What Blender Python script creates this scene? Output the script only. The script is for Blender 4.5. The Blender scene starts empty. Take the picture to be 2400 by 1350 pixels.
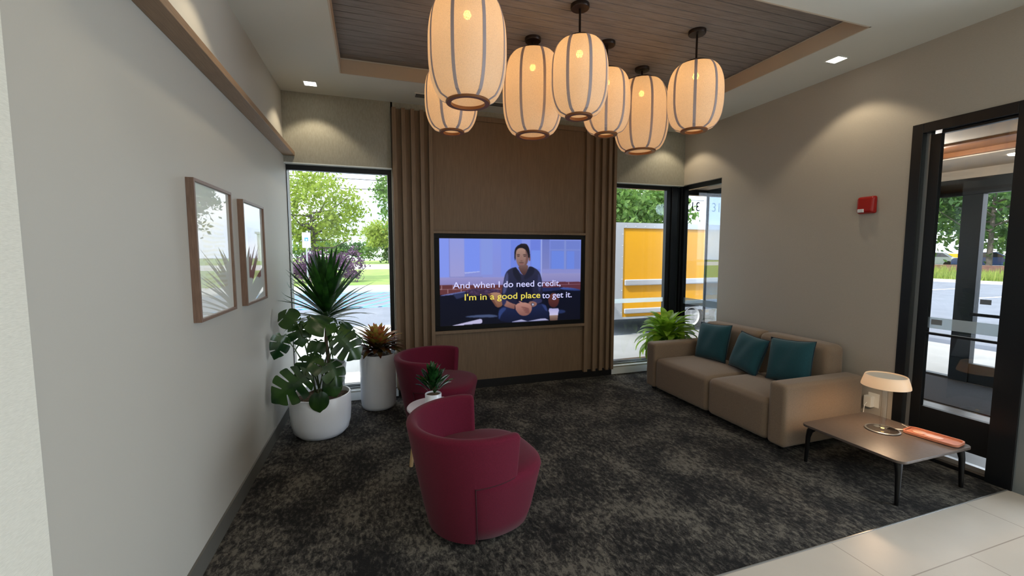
import bpy, math, random
import numpy as np
from mathutils import Vector, Matrix, Euler
random.seed(7); rng = np.random.default_rng(7)
SC = bpy.context.scene; COL = SC.collection
R = math.radians; PI = math.pi

# ------------------------------------------------------------------ camera
cd = bpy.data.cameras.new('camera'); cam = bpy.data.objects.new('camera', cd); COL.objects.link(cam)
cam.location = (0, 0, 1.6); cam.rotation_euler = (R(90 - 4.7), 0, R(-18.3))
cd.sensor_width = 36; cd.lens = 15.0; cd.clip_start = 0.05; cd.clip_end = 500
SC.camera = cam
# ------------------------------------------------------------------ view
SC.view_settings.view_transform = 'Standard'; SC.view_settings.look = 'None'
SC.view_settings.gamma = 1; SC.view_settings.exposure = 0.0; SC.view_settings.use_curve_mapping = False
SC.cycles.use_denoising = True
SC.cycles.max_bounces = 10; SC.cycles.diffuse_bounces = 5; SC.cycles.glossy_bounces = 4
SC.cycles.transmission_bounces = 8; SC.cycles.transparent_max_bounces = 24
SC.cycles.sample_clamp_indirect = 4.0; SC.cycles.caustics_reflective = False; SC.cycles.caustics_refractive = False
# ------------------------------------------------------------------ sky
W = bpy.data.worlds.new('sky'); SC.world = W; W.use_nodes = True
nt = W.node_tree; nt.nodes.clear()
wo = nt.nodes.new('ShaderNodeOutputWorld'); bg = nt.nodes.new('ShaderNodeBackground')
tc = nt.nodes.new('ShaderNodeTexCoord'); mp = nt.nodes.new('ShaderNodeMapping'); mp.inputs['Scale'].default_value = (1, 1, 2.5)
nz = nt.nodes.new('ShaderNodeTexNoise'); nz.inputs['Scale'].default_value = 2.2; nz.inputs['Detail'].default_value = 6
cr = nt.nodes.new('ShaderNodeValToRGB')
cr.color_ramp.elements[0].position = .38; cr.color_ramp.elements[0].color = (.62, .82, 1.08, 1)
cr.color_ramp.elements[1].position = .56; cr.color_ramp.elements[1].color = (1.15, 1.2, 1.25, 1)
nt.links.new(tc.outputs['Generated'], mp.inputs['Vector']); nt.links.new(mp.outputs[0], nz.inputs['Vector'])
nt.links.new(nz.outputs['Fac'], cr.inputs['Fac']); nt.links.new(cr.outputs['Color'], bg.inputs['Color'])
nt.links.new(bg.outputs[0], wo.inputs['Surface']); bg.inputs['Strength'].default_value = 2.8
# ------------------------------------------------------------------ lights
def light(name, kind, loc, energy, color=(1, 1, 1), rot=(0, 0, 0), **k):
    d = bpy.data.lights.new(name, kind); d.energy = energy; d.color = color
    for a, b in k.items(): setattr(d, a, b)
    o = bpy.data.objects.new(name, d); COL.objects.link(o); o.location = loc; o.rotation_euler = rot
    return o
# sun from behind and left of the building, high
SUN_DIR = Vector((-math.cos(R(22)) * math.cos(R(50)), -math.sin(R(22)) * math.cos(R(50)), math.sin(R(50))))
light('sun', 'SUN', (0, 0, 20), 4.6, (1, .95, .86), SUN_DIR.to_track_quat('Z', 'Y').to_euler(), angle=R(.6))
def down(name, x, y, sx, sy, e, col): return light(name, 'AREA', (x, y, 3.165), e, col, (0, 0, 0), shape='RECTANGLE', size=sx, size_y=sy)
# unseen fill lamps added behind the camera to brighten the room (panels built below)
LOBBY = [(1.2, -1.6), (3.8, -1.6), (1.2, -3.8), (3.8, -3.8)]
for q in LOBBY: down('lobby_fill_light', q[0], q[1], 1.2, .6, 21, (1, .95, .88))
# daylight through the lobby's big east window
light('lobby_window_daylight', 'AREA', (6.9, -1.6, 1.5), 300, (.76, .88, 1), (0, R(90), 0), shape='RECTANGLE', size=2.4, size_y=5.0)
DOWNL = [(-.5, 4.57), (-.5, 2.65), (3.71, 4.57), (3.71, 2.65), (-.45, .9)]
for q in DOWNL:
    light('downlight_beam', 'SPOT', (q[0], q[1], 3.17), 17, (1, .84, .60), (0, 0, 0), spot_size=R(104), spot_blend=.32, shadow_soft_size=.03)
# light portals in the window openings
for nm, loc, rot, sx, sy in (('portal_left', (-.28, 4.93, 1.3), (R(-90), 0, 0), 1.0, 2.4), ('portal_right', (3.4, 4.93, 1.3), (R(-90), 0, 0), .9, 2.4)):
    o = light(nm, 'AREA', loc, 1, (1, 1, 1), rot, shape='RECTANGLE', size=sx, size_y=sy); o.data.cycles.is_portal = True

# ================================================================== helpers
def lin(c):
    if isinstance(c, str): c = tuple(int(c[i:i + 2], 16) for i in (0, 2, 4))
    return tuple(((x / 255) / 12.92 if x / 255 <= .04045 else ((x / 255 + .055) / 1.055) ** 2.4) for x in c)
def mat(name, col, rough=.6, metal=0., col2=None, nscale=20., stretch=(1, 1, 1), bump=0., bscale=None, bstretch=None, bdist=.002,
        sheen=0., coat=0., emit=None, estr=0., spec=.5, detail=6, lo=.35, hi=.65, transl=0., coords='Object'):
    m = bpy.data.materials.new(name); m.use_nodes = True; n = m.node_tree.nodes; L = m.node_tree.links
    b = n['Principled BSDF']; c = (*lin(col), 1)
    b.inputs['Base Color'].default_value = c; b.inputs['Roughness'].default_value = rough; b.inputs['Metallic'].default_value = metal
    b.inputs['Specular IOR Level'].default_value = spec
    if sheen: b.inputs['Sheen Weight'].default_value = sheen; b.inputs['Sheen Roughness'].default_value = .5
    if coat: b.inputs['Coat Weight'].default_value = coat; b.inputs['Coat Roughness'].default_value = .02
    if emit: b.inputs['Emission Color'].default_value = (*lin(emit), 1); b.inputs['Emission Strength'].default_value = estr
    tcn = n.new('ShaderNodeTexCoord')
    def noise(scale, st, det):
        mpn = n.new('ShaderNodeMapping'); mpn.inputs['Scale'].default_value = st
        nn = n.new('ShaderNodeTexNoise'); nn.inputs['Scale'].default_value = scale; nn.inputs['Detail'].default_value = det
        L.new(tcn.outputs[coords], mpn.inputs[0]); L.new(mpn.outputs[0], nn.inputs['Vector']); return nn
    if col2:
        nn = noise(nscale, stretch, detail); r = n.new('ShaderNodeValToRGB')
        r.color_ramp.elements[0].position = lo; r.color_ramp.elements[0].color = c
        r.color_ramp.elements[1].position = hi; r.color_ramp.elements[1].color = (*lin(col2), 1)
        L.new(nn.outputs['Fac'], r.inputs[0]); L.new(r.outputs[0], b.inputs['Base Color'])
    if bump:
        nb = noise(bscale or nscale * 4, bstretch or stretch, 4); bp = n.new('ShaderNodeBump')
        bp.inputs['Strength'].default_value = bump; bp.inputs['Distance'].default_value = bdist
        L.new(nb.outputs['Fac'], bp.inputs['Height']); L.new(bp.outputs[0], b.inputs['Normal'])
    if transl:
        out = n['Material Output']; t = n.new('ShaderNodeBsdfTranslucent'); mx = n.new('ShaderNodeMixShader'); mx.inputs[0].default_value = transl
        src = b.inputs['Base Color']
        if src.is_linked: L.new(src.links[0].from_socket, t.inputs[0])
        else: t.inputs[0].default_value = c
        L.new(b.outputs[0], mx.inputs[1]); L.new(t.outputs[0], mx.inputs[2]); L.new(mx.outputs[0], out.inputs[0])
    return m
def glass(name, tint=(1, 1, 1), refl=1.0, haze=0.):
    m = bpy.data.materials.new(name); m.use_nodes = True; n = m.node_tree.nodes; L = m.node_tree.links
    for x in list(n):
        if x.type != 'OUTPUT_MATERIAL': n.remove(x)
    out = [x for x in n if x.type == 'OUTPUT_MATERIAL'][0]
    t = n.new('ShaderNodeBsdfTransparent'); t.inputs[0].default_value = (*tint, 1)
    g = n.new('ShaderNodeBsdfGlossy'); g.inputs['Roughness'].default_value = 0.0
    lw = n.new('ShaderNodeLayerWeight'); lw.inputs[0].default_value = .5
    p = n.new('ShaderNodeMath'); p.operation = 'POWER'; p.inputs[1].default_value = 5
    a = n.new('ShaderNodeMath'); a.operation = 'MULTIPLY_ADD'; a.inputs[1].default_value = .9 * refl; a.inputs[2].default_value = .035 * refl
    L.new(lw.outputs['Facing'], p.inputs[0]); L.new(p.outputs[0], a.inputs[0])
    mx = n.new('ShaderNodeMixShader'); L.new(a.outputs[0], mx.inputs[0]); L.new(t.outputs[0], mx.inputs[1]); L.new(g.outputs[0], mx.inputs[2])
    last = mx
    if haze:
        d = n.new('ShaderNodeBsdfTranslucent'); d.inputs[0].default_value = (.9, .95, .95, 1); m2 = n.new('ShaderNodeMixShader'); m2.inputs[0].default_value = haze
        L.new(mx.outputs[0], m2.inputs[1]); L.new(d.outputs[0], m2.inputs[2]); last = m2
    L.new(last.outputs[0], out.inputs[0]); return m
def emis(name, col, s):
    m = bpy.data.materials.new(name); m.use_nodes = True; n = m.node_tree.nodes; b = n['Principled BSDF']
    b.inputs['Base Color'].default_value = (0.02, .02, .02, 1); b.inputs['Emission Color'].default_value = (*lin(col), 1); b.inputs['Emission Strength'].default_value = s
    return m
def vcol_mat(name, rough=.4, emission=0., coat=0., spec=.5):
    m = bpy.data.materials.new(name); m.use_nodes = True; n = m.node_tree.nodes; b = n['Principled BSDF']
    a = n.new('ShaderNodeVertexColor'); a.layer_name = 'ink'; b.inputs['Roughness'].default_value = rough; b.inputs['Specular IOR Level'].default_value = spec
    if emission:
        b.inputs['Base Color'].default_value = (.01, .01, .012, 1); m.node_tree.links.new(a.outputs[0], b.inputs['Emission Color']); b.inputs['Emission Strength'].default_value = emission
    else: m.node_tree.links.new(a.outputs[0], b.inputs['Base Color'])
    if coat: b.inputs['Coat Weight'].default_value = coat; b.inputs['Coat Roughness'].default_value = .0
    return m

class MB:
    def __init__(s): s.v = []; s.f = []
    def add(s, vs, fs):
        o = len(s.v); s.v += [tuple(v) for v in vs]; s.f += [tuple(i + o for i in f) for f in fs]; return s
    def box(s, x0, x1, y0, y1, z0, z1):
        return s.add([(x, y, z) for z in (z0, z1) for y in (y0, y1) for x in (x0, x1)],
                     [(0, 2, 3, 1), (4, 5, 7, 6), (0, 1, 5, 4), (2, 6, 7, 3), (0, 4, 6, 2), (1, 3, 7, 5)])
    def rrect(s, x0, x1, y0, y1, z0, z1, r, n=6):     # rounded-corner slab
        pts = []
        for cx, cy, a in ((x1 - r, y1 - r, 0), (x0 + r, y1 - r, 90), (x0 + r, y0 + r, 180), (x1 - r, y0 + r, 270)):
            pts += [(cx + r * math.cos(R(a + 90 * i / n)), cy + r * math.sin(R(a + 90 * i / n))) for i in range(n + 1)]
        return s.prism(pts, z0, z1)
    def prism(s, pts, z0, z1):
        n = len(pts); return s.add([(x, y, z0) for x, y in pts] + [(x, y, z1) for x, y in pts],
            [tuple(range(n))[::-1], tuple(range(n, 2 * n))] + [(i, (i + 1) % n, n + (i + 1) % n, n + i) for i in range(n)])
    def tube(s, pts, r, n=8, caps=True):
        pts = [Vector(p) for p in pts]; rr = r if isinstance(r, (list, tuple)) else [r] * len(pts); rings = []
        prev = None
        for i, p in enumerate(pts):
            t = (pts[min(i + 1, len(pts) - 1)] - pts[max(i - 1, 0)]).normalized()
            a = (Vector((0, 0, 1)) if abs(t.z) < .9 else Vector((1, 0, 0))) if prev is None else prev
            u = (a - t * a.dot(t)).normalized(); prev = u; w = t.cross(u)
            rings.append([p + (u * math.cos(2 * PI * k / n) + w * math.sin(2 * PI * k / n)) * rr[i] for k in range(n)])
        vs = [q for g in rings for q in g]; fs = []
        for i in range(len(pts) - 1):
            for k in range(n): fs.append((i * n + k, i * n + (k + 1) % n, (i + 1) * n + (k + 1) % n, (i + 1) * n + k))
        if caps: fs += [tuple(range(n))[::-1], tuple(range((len(pts) - 1) * n, len(pts) * n))]
        return s.add(vs, fs)
    def lathe(s, prof, c=(0, 0, 0), n=40, mod=None, close=True):
        vs = []; fs = []; m = len(prof)
        for i, (r, z) in enumerate(prof):
            for k in range(n):
                a = 2 * PI * k / n; q = r * (mod(a, i / (m - 1)) if mod else 1); vs.append((c[0] + q * math.cos(a), c[1] + q * math.sin(a), c[2] + z))
        for i in range(m - 1):
            for k in range(n): fs.append((i * n + k, i * n + (k + 1) % n, (i + 1) * n + (k + 1) % n, (i + 1) * n + k))
        if close:
            if prof[0][0] > 1e-5: fs.append(tuple(range(n))[::-1])
            if prof[-1][0] > 1e-5: fs.append(tuple(range((m - 1) * n, m * n)))
        return s.add(vs, fs)
    def grid(s, fn, nu, nv):
        vs = [fn(i / nu, j / nv) for j in range(nv + 1) for i in range(nu + 1)]
        return s.add(vs, [(j * (nu + 1) + i, j * (nu + 1) + i + 1, (j + 1) * (nu + 1) + i + 1, (j + 1) * (nu + 1) + i) for j in range(nv) for i in range(nu)])
    def xf(s, M, start=0):
        for i in range(start, len(s.v)): s.v[i] = tuple(M @ Vector(s.v[i]))
        return s
    def build(s, name, m, parent=None, smooth=0, bevel=0., seg=2, sub=0, solid=0.):
        me = bpy.data.meshes.new(name); me.from_pydata(s.v, [], s.f); me.update()
        if m: me.materials.append(m)
        if smooth or bevel:
            me.polygons.foreach_set('use_smooth', [True] * len(me.polygons))
            me.set_sharp_from_angle(angle=R(smooth if smooth > 1 else 40)) if not bevel else None
        o = bpy.data.objects.new(name, me); COL.objects.link(o)
        if parent: o.parent = parent
        if solid: q = o.modifiers.new('solid', 'SOLIDIFY'); q.thickness = solid; q.offset = 0
        if bevel:
            q = o.modifiers.new('bevel', 'BEVEL'); q.width = bevel; q.segments = seg; q.limit_method = 'ANGLE'; q.harden_normals = True
        if sub: q = o.modifiers.new('sub', 'SUBSURF'); q.levels = sub; q.render_levels = sub
        return o
def tag(o, label=None, cat=None, group=None, kind=None):
    if label: o['label'] = label
    if cat: o['category'] = cat
    if group: o['group'] = group
    if kind: o['kind'] = kind
    return o
def empty(name, loc, rz=0, **k):
    o = bpy.data.objects.new(name, None); COL.objects.link(o); o.location = loc; o.rotation_euler = (0, 0, rz); o.empty_display_size = .1
    return tag(o, **k)
def struct(o): o['kind'] = 'structure'; return o
def copy_tree(o, parent=None):
    c = o.copy(); COL.objects.link(c)
    if parent: c.parent = parent
    for ch in list(o.children): copy_tree(ch, c)
    return c
def text(name, body, m, loc, rot, size, parent=None, width=None, mirror=False, extr=.0005, off=0.):
    cu = bpy.data.curves.new(name, 'FONT'); cu.body = body; cu.size = size; cu.extrude = extr; cu.offset = off
    o = bpy.data.objects.new('tmp_font', cu); COL.objects.link(o); bpy.context.view_layer.update()
    me = bpy.data.meshes.new_from_object(o.evaluated_get(bpy.context.evaluated_depsgraph_get())); bpy.data.objects.remove(o)
    xs = [v.co.x for v in me.vertices]; f = width / (max(xs) - min(xs)) if width else 1
    for v in me.vertices: v.co.x *= f * (-1 if mirror else 1)
    if mirror: me.flip_normals()
    me.materials.clear(); me.materials.append(m); me.name = name
    o = bpy.data.objects.new(name, me); COL.objects.link(o); o.location = loc; o.rotation_euler = rot
    if parent: o.parent = parent
    return o

# ================================================================== materials
M = {}
M['paint_left'] = mat('warm_grey_paint', (180, 177, 168), .55, bump=.15, bscale=160, bdist=.001)
M['linen'] = mat('linen_wallcovering', (226, 224, 212), .8, col2=(212, 210, 198), nscale=60, stretch=(1, 1, 14), bump=.5, bscale=120, bstretch=(1, 1, 10), bdist=.0015)
M['vinyl_back'] = mat('textured_wallcovering', (152, 150, 138), .7, col2=(140, 138, 126), nscale=50, stretch=(3, 3, .6), bump=.5, bscale=60, bstretch=(2, 2, .5), bdist=.002)
M['paint_right'] = mat('greige_wallcovering', (176, 168, 156), .7, col2=(170, 162, 150), nscale=80, stretch=(1, 1, 8), bump=.3, bscale=140, bstretch=(1, .6, 8), bdist=.001)
M['ceiling'] = mat('white_ceiling_paint', (214, 214, 206), .75, bump=.05, bscale=200, bdist=.0005)
M['coffer'] = mat('beige_coffer_side', (196, 182, 164), .6)
M['plank'] = mat('grey_ceiling_planks', (138, 133, 132), .6, col2=(118, 113, 112), nscale=14, stretch=(.5, 8, 8), bump=.3, bscale=120, bstretch=(.3, 6, 6), bdist=.001)
M['plank_gap'] = mat('dark_groove', (40, 30, 26), .8)
M['base'] = mat('grey_rubber_base', (92, 90, 84), .5)
M['toe'] = mat('black_toe_kick', (16, 15, 15), .4)
M['white_trim'] = mat('white_sill', (226, 230, 228), .35)
M['frame_black'] = mat('black_anodised_frame', (20, 23, 27), .35, .3)
M['frame_grey'] = mat('graphite_frame', (44, 52, 56), .4, .4)
M['alu'] = mat('brushed_aluminium', (176, 180, 182), .3, .8)
M['oak'] = mat('limed_oak_veneer', (126, 104, 82), .5, col2=(112, 91, 70), nscale=9, stretch=(26, 26, .8), bump=.15, bscale=120, bstretch=(4, 4, .3), bdist=.0008)
M['oak_dark'] = mat('recessed_oak_panel', (122, 98, 74), .5, col2=(108, 86, 64), nscale=9, stretch=(26, 26, .8), bump=.12, bscale=120, bstretch=(4, 4, .3), bdist=.0008)
M['ledge'] = mat('ledge_oak', (150, 122, 96), .5, col2=(132, 106, 82), nscale=10, stretch=(20, .8, 20))
M['pic_wood'] = mat('walnut_picture_frame', (124, 98, 82), .45, col2=(106, 82, 68), nscale=14, stretch=(14, 14, 1))
M['pot'] = mat('white_glazed_planter', (228, 232, 240), .28, spec=.5)
M['soil'] = mat('brown_soil', (66, 48, 34), .95, col2=(104, 84, 60), nscale=60, bump=1, bscale=70, bdist=.01)
M['stone'] = mat('pale_pebble', (150, 140, 124), .7)
M['chair'] = mat('burgundy_wool', (96, 18, 42), .9, col2=(84, 13, 36), nscale=260, bump=.35, bscale=420, bdist=.0008, sheen=.08, spec=.2)
M['sofa'] = mat('taupe_sofa_fabric', (138, 118, 98), .9, col2=(124, 105, 87), nscale=220, bump=.3, bscale=420, bdist=.0008, sheen=.2)
M['teal'] = mat('teal_cushion_fabric', (18, 74, 84), .9, col2=(14, 64, 74), nscale=200, bump=.3, bscale=380, bdist=.0008, sheen=.15)
M['teal_dark'] = mat('navy_piping', (12, 34, 52), .8)
M['table'] = mat('grey_laminate_top', (92, 82, 76), .42, col2=(86, 76, 70), nscale=40)
M['table_leg'] = mat('black_metal_leg', (14, 14, 15), .4, .4)
M['ltop'] = mat('pale_lacquer_top', (206, 200, 212), .4)
M['lwood'] = mat('blond_wood', (206, 178, 134), .5, col2=(190, 160, 116), nscale=12, stretch=(10, 10, 1))
M['tray'] = mat('copper_leather_tray', (196, 128, 100), .4, col2=(184, 116, 90), nscale=30)
M['tray_dark'] = mat('dark_tray_edge', (54, 24, 22), .5)
M['clear'] = mat('pad_plastic', (214, 164, 140), .35, coat=.15)
M['bronze'] = mat('dark_bronze_metal', (46, 34, 28), .4, .6)
M['ring'] = mat('bronze_wood_ring', (130, 82, 44), .45, .1)
M['rib'] = mat('grey_lantern_tape', (205, 198, 204), .8, transl=.35)
M['red'] = mat('red_alarm_plastic', (158, 16, 12), .35, spec=.5)
M['lens'] = mat('clear_strobe_lens', (220, 222, 226), .1, coat=.5)
M['plate'] = mat('white_plastic', (226, 222, 212), .4)
M['glass'] = glass('window_glass')
M['frost'] = glass('frosted_band', (.82, .9, .92), .6, .45)
M['bezel'] = mat('black_bezel', (4, 4, 5), .45, spec=.2)
M['down'] = emis('downlight_glow', (255, 244, 225), 9)
M['bulb'] = emis('warm_bulb', (255, 196, 96), 22)
def shade_mat():
    m = bpy.data.materials.new('woven_lantern_fabric'); m.use_nodes = True; n = m.node_tree.nodes; L = m.node_tree.links
    for x in list(n):
        if x.type != 'OUTPUT_MATERIAL': n.remove(x)
    out = [x for x in n if x.type == 'OUTPUT_MATERIAL'][0]
    tcn = n.new('ShaderNodeTexCoord'); mpn = n.new('ShaderNodeMapping'); mpn.inputs['Scale'].default_value = (1, 1, 5)
    nn = n.new('ShaderNodeTexNoise'); nn.inputs['Scale'].default_value = 60; nn.inputs['Detail'].default_value = 5
    L.new(tcn.outputs['Object'], mpn.inputs[0]); L.new(mpn.outputs[0], nn.inputs['Vector'])
    r = n.new('ShaderNodeValToRGB'); r.color_ramp.elements[0].color = (.80, .69, .54, 1); r.color_ramp.elements[1].color = (.88, .78, .63, 1)
    L.new(nn.outputs['Fac'], r.inputs[0])
    t = n.new('ShaderNodeBsdfTranslucent'); d = n.new('ShaderNodeBsdfDiffuse'); L.new(r.outputs[0], t.inputs[0]); L.new(r.outputs[0], d.inputs[0])
    a = n.new('ShaderNodeMixShader'); a.inputs[0].default_value = .5; L.new(t.outputs[0], a.inputs[1]); L.new(d.outputs[0], a.inputs[2])
    tr = n.new('ShaderNodeBsdfTransparent'); tr.inputs[0].default_value = (1, .93, .78, 1); b = n.new('ShaderNodeMixShader')
    wv = n.new('ShaderNodeTexNoise'); wv.inputs['Scale'].default_value = 210; wv.inputs['Detail'].default_value = 2; L.new(tcn.outputs['Object'], wv.inputs['Vector'])
    wr = n.new('ShaderNodeMapRange'); wr.inputs[1].default_value = .42; wr.inputs[2].default_value = .66; wr.inputs[3].default_value = .01; wr.inputs[4].default_value = .16; L.new(wv.outputs['Fac'], wr.inputs[0]); L.new(wr.outputs[0], b.inputs[0])
    L.new(a.outputs[0], b.inputs[1]); L.new(tr.outputs[0], b.inputs[2])
    e = n.new('ShaderNodeEmission'); e.inputs[0].default_value = (1, .60, .30, 1); e.inputs[1].default_value = .15
    s = n.new('ShaderNodeAddShader'); L.new(b.outputs[0], s.inputs[0]); L.new(e.outputs[0], s.inputs[1]); L.new(s.outputs[0], out.inputs[0])
    return m
M['shade'] = shade_mat()
def lampshade_mat():
    m = mat('white_acrylic_shade', (232, 222, 204), .4, emit=(255, 196, 140), estr=.25, transl=.3); return m
M['lamp_shade'] = lampshade_mat()
M['lamp_top'] = mat('white_lamp_top', (222, 214, 200), .5)

def carpet_mat():
    m = bpy.data.materials.new('charcoal_patterned_carpet'); m.use_nodes = True; n = m.node_tree.nodes; L = m.node_tree.links; b = n['Principled BSDF']
    b.inputs['Roughness'].default_value = 1; b.inputs['Specular IOR Level'].default_value = .15; b.inputs['Sheen Weight'].default_value = .03
    tcn = n.new('ShaderNodeTexCoord')
    def nz(scale, st, det, rough=.6, dist=0):
        mpn = n.new('ShaderNodeMapping'); mpn.inputs['Scale'].default_value = st
        q = n.new('ShaderNodeTexNoise'); q.inputs['Scale'].default_value = scale; q.inputs['Detail'].default_value = det; q.inputs['Roughness'].default_value = rough; q.inputs['Distortion'].default_value = dist
        L.new(tcn.outputs['Object'], mpn.inputs[0]); L.new(mpn.outputs[0], q.inputs['Vector']); return q.outputs['Fac']
    A = nz(3.2, (1, .8, 1), 3, .55, .3); B = nz(26, (1.5, .8, 1), 6, .72, .4); Cc = nz(120, (1, 1, 1), 2)
    def mth(op, a, b_):
        q = n.new('ShaderNodeMath'); q.operation = op
        for i, s in enumerate((a, b_)):
            if isinstance(s, (int, float)): q.inputs[i].default_value = s
            else: L.new(s, q.inputs[i])
        return q.outputs[0]
    s = mth('ADD', mth('MULTIPLY', A, .38), mth('MULTIPLY', B, .62))
    s = mth('ADD', s, mth('MULTIPLY', mth('SUBTRACT', Cc, .5), .12))
    r = n.new('ShaderNodeValToRGB'); E = r.color_ramp.elements
    E[0].position = .42; E[0].color = (*lin((23, 22, 22)), 1); E[1].position = .585; E[1].color = (*lin((100, 96, 88)), 1)
    e = r.color_ramp.elements.new(.47); e.color = (*lin((40, 38, 36)), 1); e = r.color_ramp.elements.new(.53); e.color = (*lin((68, 65, 61)), 1)
    L.new(s, r.inputs[0]); L.new(r.outputs[0], b.inputs['Base Color'])
    bp = n.new('ShaderNodeBump'); bp.inputs['Strength'].default_value = .6; bp.inputs['Distance'].default_value = .004
    L.new(mth('ADD', Cc, mth('MULTIPLY', B, .8)), bp.inputs['Height']); L.new(bp.outputs[0], b.inputs['Normal'])
    return m
def tile_mat():
    m = bpy.data.materials.new('cream_porcelain_tile'); m.use_nodes = True; n = m.node_tree.nodes; L = m.node_tree.links; b = n['Principled BSDF']
    tcn = n.new('ShaderNodeTexCoord'); mpn = n.new('ShaderNodeMapping'); mpn.inputs['Location'].default_value = (.02, .23, 0)
    br = n.new('ShaderNodeTexBrick'); br.inputs['Scale'].default_value = 1.0; br.offset = .5; br.inputs['Mortar Size'].default_value = .003
    br.inputs['Brick Width'].default_value = 1.2; br.inputs['Row Height'].default_value = .3; br.inputs['Mortar Smooth'].default_value = .1
    br.inputs['Color1'].default_value = (*lin((206, 198, 188)), 1); br.inputs['Color2'].default_value = (*lin((200, 192, 181)), 1); br.inputs['Mortar'].default_value = (*lin((160, 150, 140)), 1)
    L.new(tcn.outputs['Object'], mpn.inputs[0]); L.new(mpn.outputs[0], br.inputs['Vector'])
    nn = n.new('ShaderNodeTexNoise'); nn.inputs['Scale'].default_value = 3; nn.inputs['Detail'].default_value = 8; L.new(tcn.outputs['Object'], nn.inputs['Vector'])
    mx = n.new('ShaderNodeMix'); mx.data_type = 'RGBA'; mx.blend_type = 'MULTIPLY'; mx.inputs[0].default_value = .18
    L.new(br.outputs['Color'], mx.inputs[6]); L.new(nn.outputs['Fac'], mx.inputs[7]); L.new(mx.outputs[2], b.inputs['Base Color'])
    b.inputs['Roughness'].default_value = .36
    return m
M['carpet'] = carpet_mat(); M['tile'] = tile_mat()

# ================================================================== room shell
HC = 3.2; XL, XR = -.80, 4.06; YW = 4.85; YG = 4.97
CY0 = 1.575
struct(MB().box(XL - .3, XR + .02, CY0, 5.05, -.05, 0).build('floor', M['carpet']))
struct(MB().box(-1.3, 7.0, -5.6, CY0, -.05, 0).build('floor', M['tile']))
SL = -math.atan(.018); RL = Matrix.Translation((-.80, 4.9, 0)) @ Matrix.Rotation(SL, 4, 'Z') @ Matrix.Translation((.80, -4.9, 0))
def onwall(y, off=0.): v = RL @ Vector((XL + off, y, 0)); return v
b = MB().box(-1.0, XL, 1.405, 5.12, 0, HC).xf(RL); struct(b.build('wall_left', M['paint_left']))
b = MB().box(-1.0, -.765, -5.7, 1.405, 0, HC).xf(RL); struct(b.build('wall_left', M['linen']))
# back wall with two openings
b = MB(); b.box(-.97, .26, YW, 5.10, 2.51, HC); b.box(-.97, .26, YW, 5.10, -.05, .10)
b.box(.24, 2.985, YW, 5.10, -.05, HC)
b.box(2.985, 4.30, YW, 5.10, 2.505, HC); b.box(2.985, 4.30, YW, 5.10, -.05, .10)
struct(b.build('wall_back', M['vinyl_back']))
# right wall with the corner window and the entrance glazing
b = MB(); b.box(XR, 4.24, 4.19, YW, 2.51, HC); b.box(XR, 4.24, 4.19, YW, 0, .10); b.box(XR, 4.24, 2.27, 4.19, 0, HC)
b.box(XR, 4.24, 1.56, 2.27, 2.59, HC)
struct(b.build('wall_right', M['paint_right']))
struct(MB().box(4.24, 7.0, 1.28, 1.56, 0, HC).build('wall_right', M['frame_grey']))
struct(MB().box(XR, 4.24, 1.28, 1.555, 0, HC).build('wall_pier', mat('blue_grey_pier_paint', (110, 118, 122), .5)))
# far side of the lobby (behind the camera)
b = MB(); b.box(7.0, 7.2, -5.6, -4.1, 0, HC); b.box(7.0, 7.2, -4.1, .9, 2.7, HC); b.box(7.0, 7.2, -4.1, .9, 0, .3); b.box(7.0, 7.2, .9, 1.56, 0, HC)
struct(b.build('wall_east', M['paint_right']))
struct(MB().box(-1.4, 7.2, -5.8, -5.6, 0, HC).build('wall_rear', M['paint_left']))
# ceiling with the coffer
CX0, CX1, CYa, CYb = -.22, 3.42, 2.21, 4.24
b = MB(); b.box(-1.4, CX0, -5.8, 5.1, HC, HC + .14); b.box(CX1, 7.2, -5.8, 5.1, HC, HC + .14)
b.box(CX0, CX1, -5.8, CYa, HC, HC + .14); b.box(CX0, CX1, CYb, 5.1, HC, HC + .14)
struct(b.build('ceiling', M['ceiling']))
struct(MB().box(-1.5, 7.4, -6.0, 5.2, HC + .19, HC + .45).build('ceiling', M['ceiling']))
b = MB(); t = .012
b.box(CX0, CX0 + t, CYa, CYb, HC - .001, HC + .12); b.box(CX1 - t, CX1, CYa, CYb, HC - .001, HC + .12)
b.box(CX0, CX1, CYa, CYa + t, HC - .001, HC + .12); b.box(CX0, CX1, CYb - t, CYb, HC - .001, HC + .12)
struct(b.build('trim_1', M['coffer']))
b = MB(); y = CYa - .06; k = 0
while y < CYb + .05:
    b.box(CX0 - .05, CX1 + .05, y, y + .080, HC + .135, HC + .155); y += .0868
struct(b.build('trim_2', M['plank']))
struct(MB().box(CX0 - .06, CX1 + .06, CYa - .06, CYb + .06, HC + .158, HC + .175).build('ceiling', M['plank_gap']))
# ledge on the left wall
b = MB().box(XL, -.695, -.2, 4.845, 2.570, 2.612).xf(RL); struct(b.build('trim_3', M['ledge'], bevel=.003))
# base trims
struct(MB().box(XL, XL + .012, 1.405, 4.85, 0, .105).xf(RL).build('baseboard_left', M['base']))
struct(MB().box(-.765, -.753, -5.6, 1.405, 0, .105).xf(RL).build('baseboard_near', M['base']))
struct(MB().box(XR - .012, XR, 2.27, 4.85, 0, .10).build('baseboard_right', M['base']))
struct(MB().box(XL, .26, YW - .012, YW, 0, .085).box(2.985, XR, YW - .012, YW, 0, .085).build('baseboard_back', M['white_trim']))
struct(MB().box(XL, XR, CY0 - .004, CY0 + .002, 0, .003).build('trim_4', M['alu']))
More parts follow.
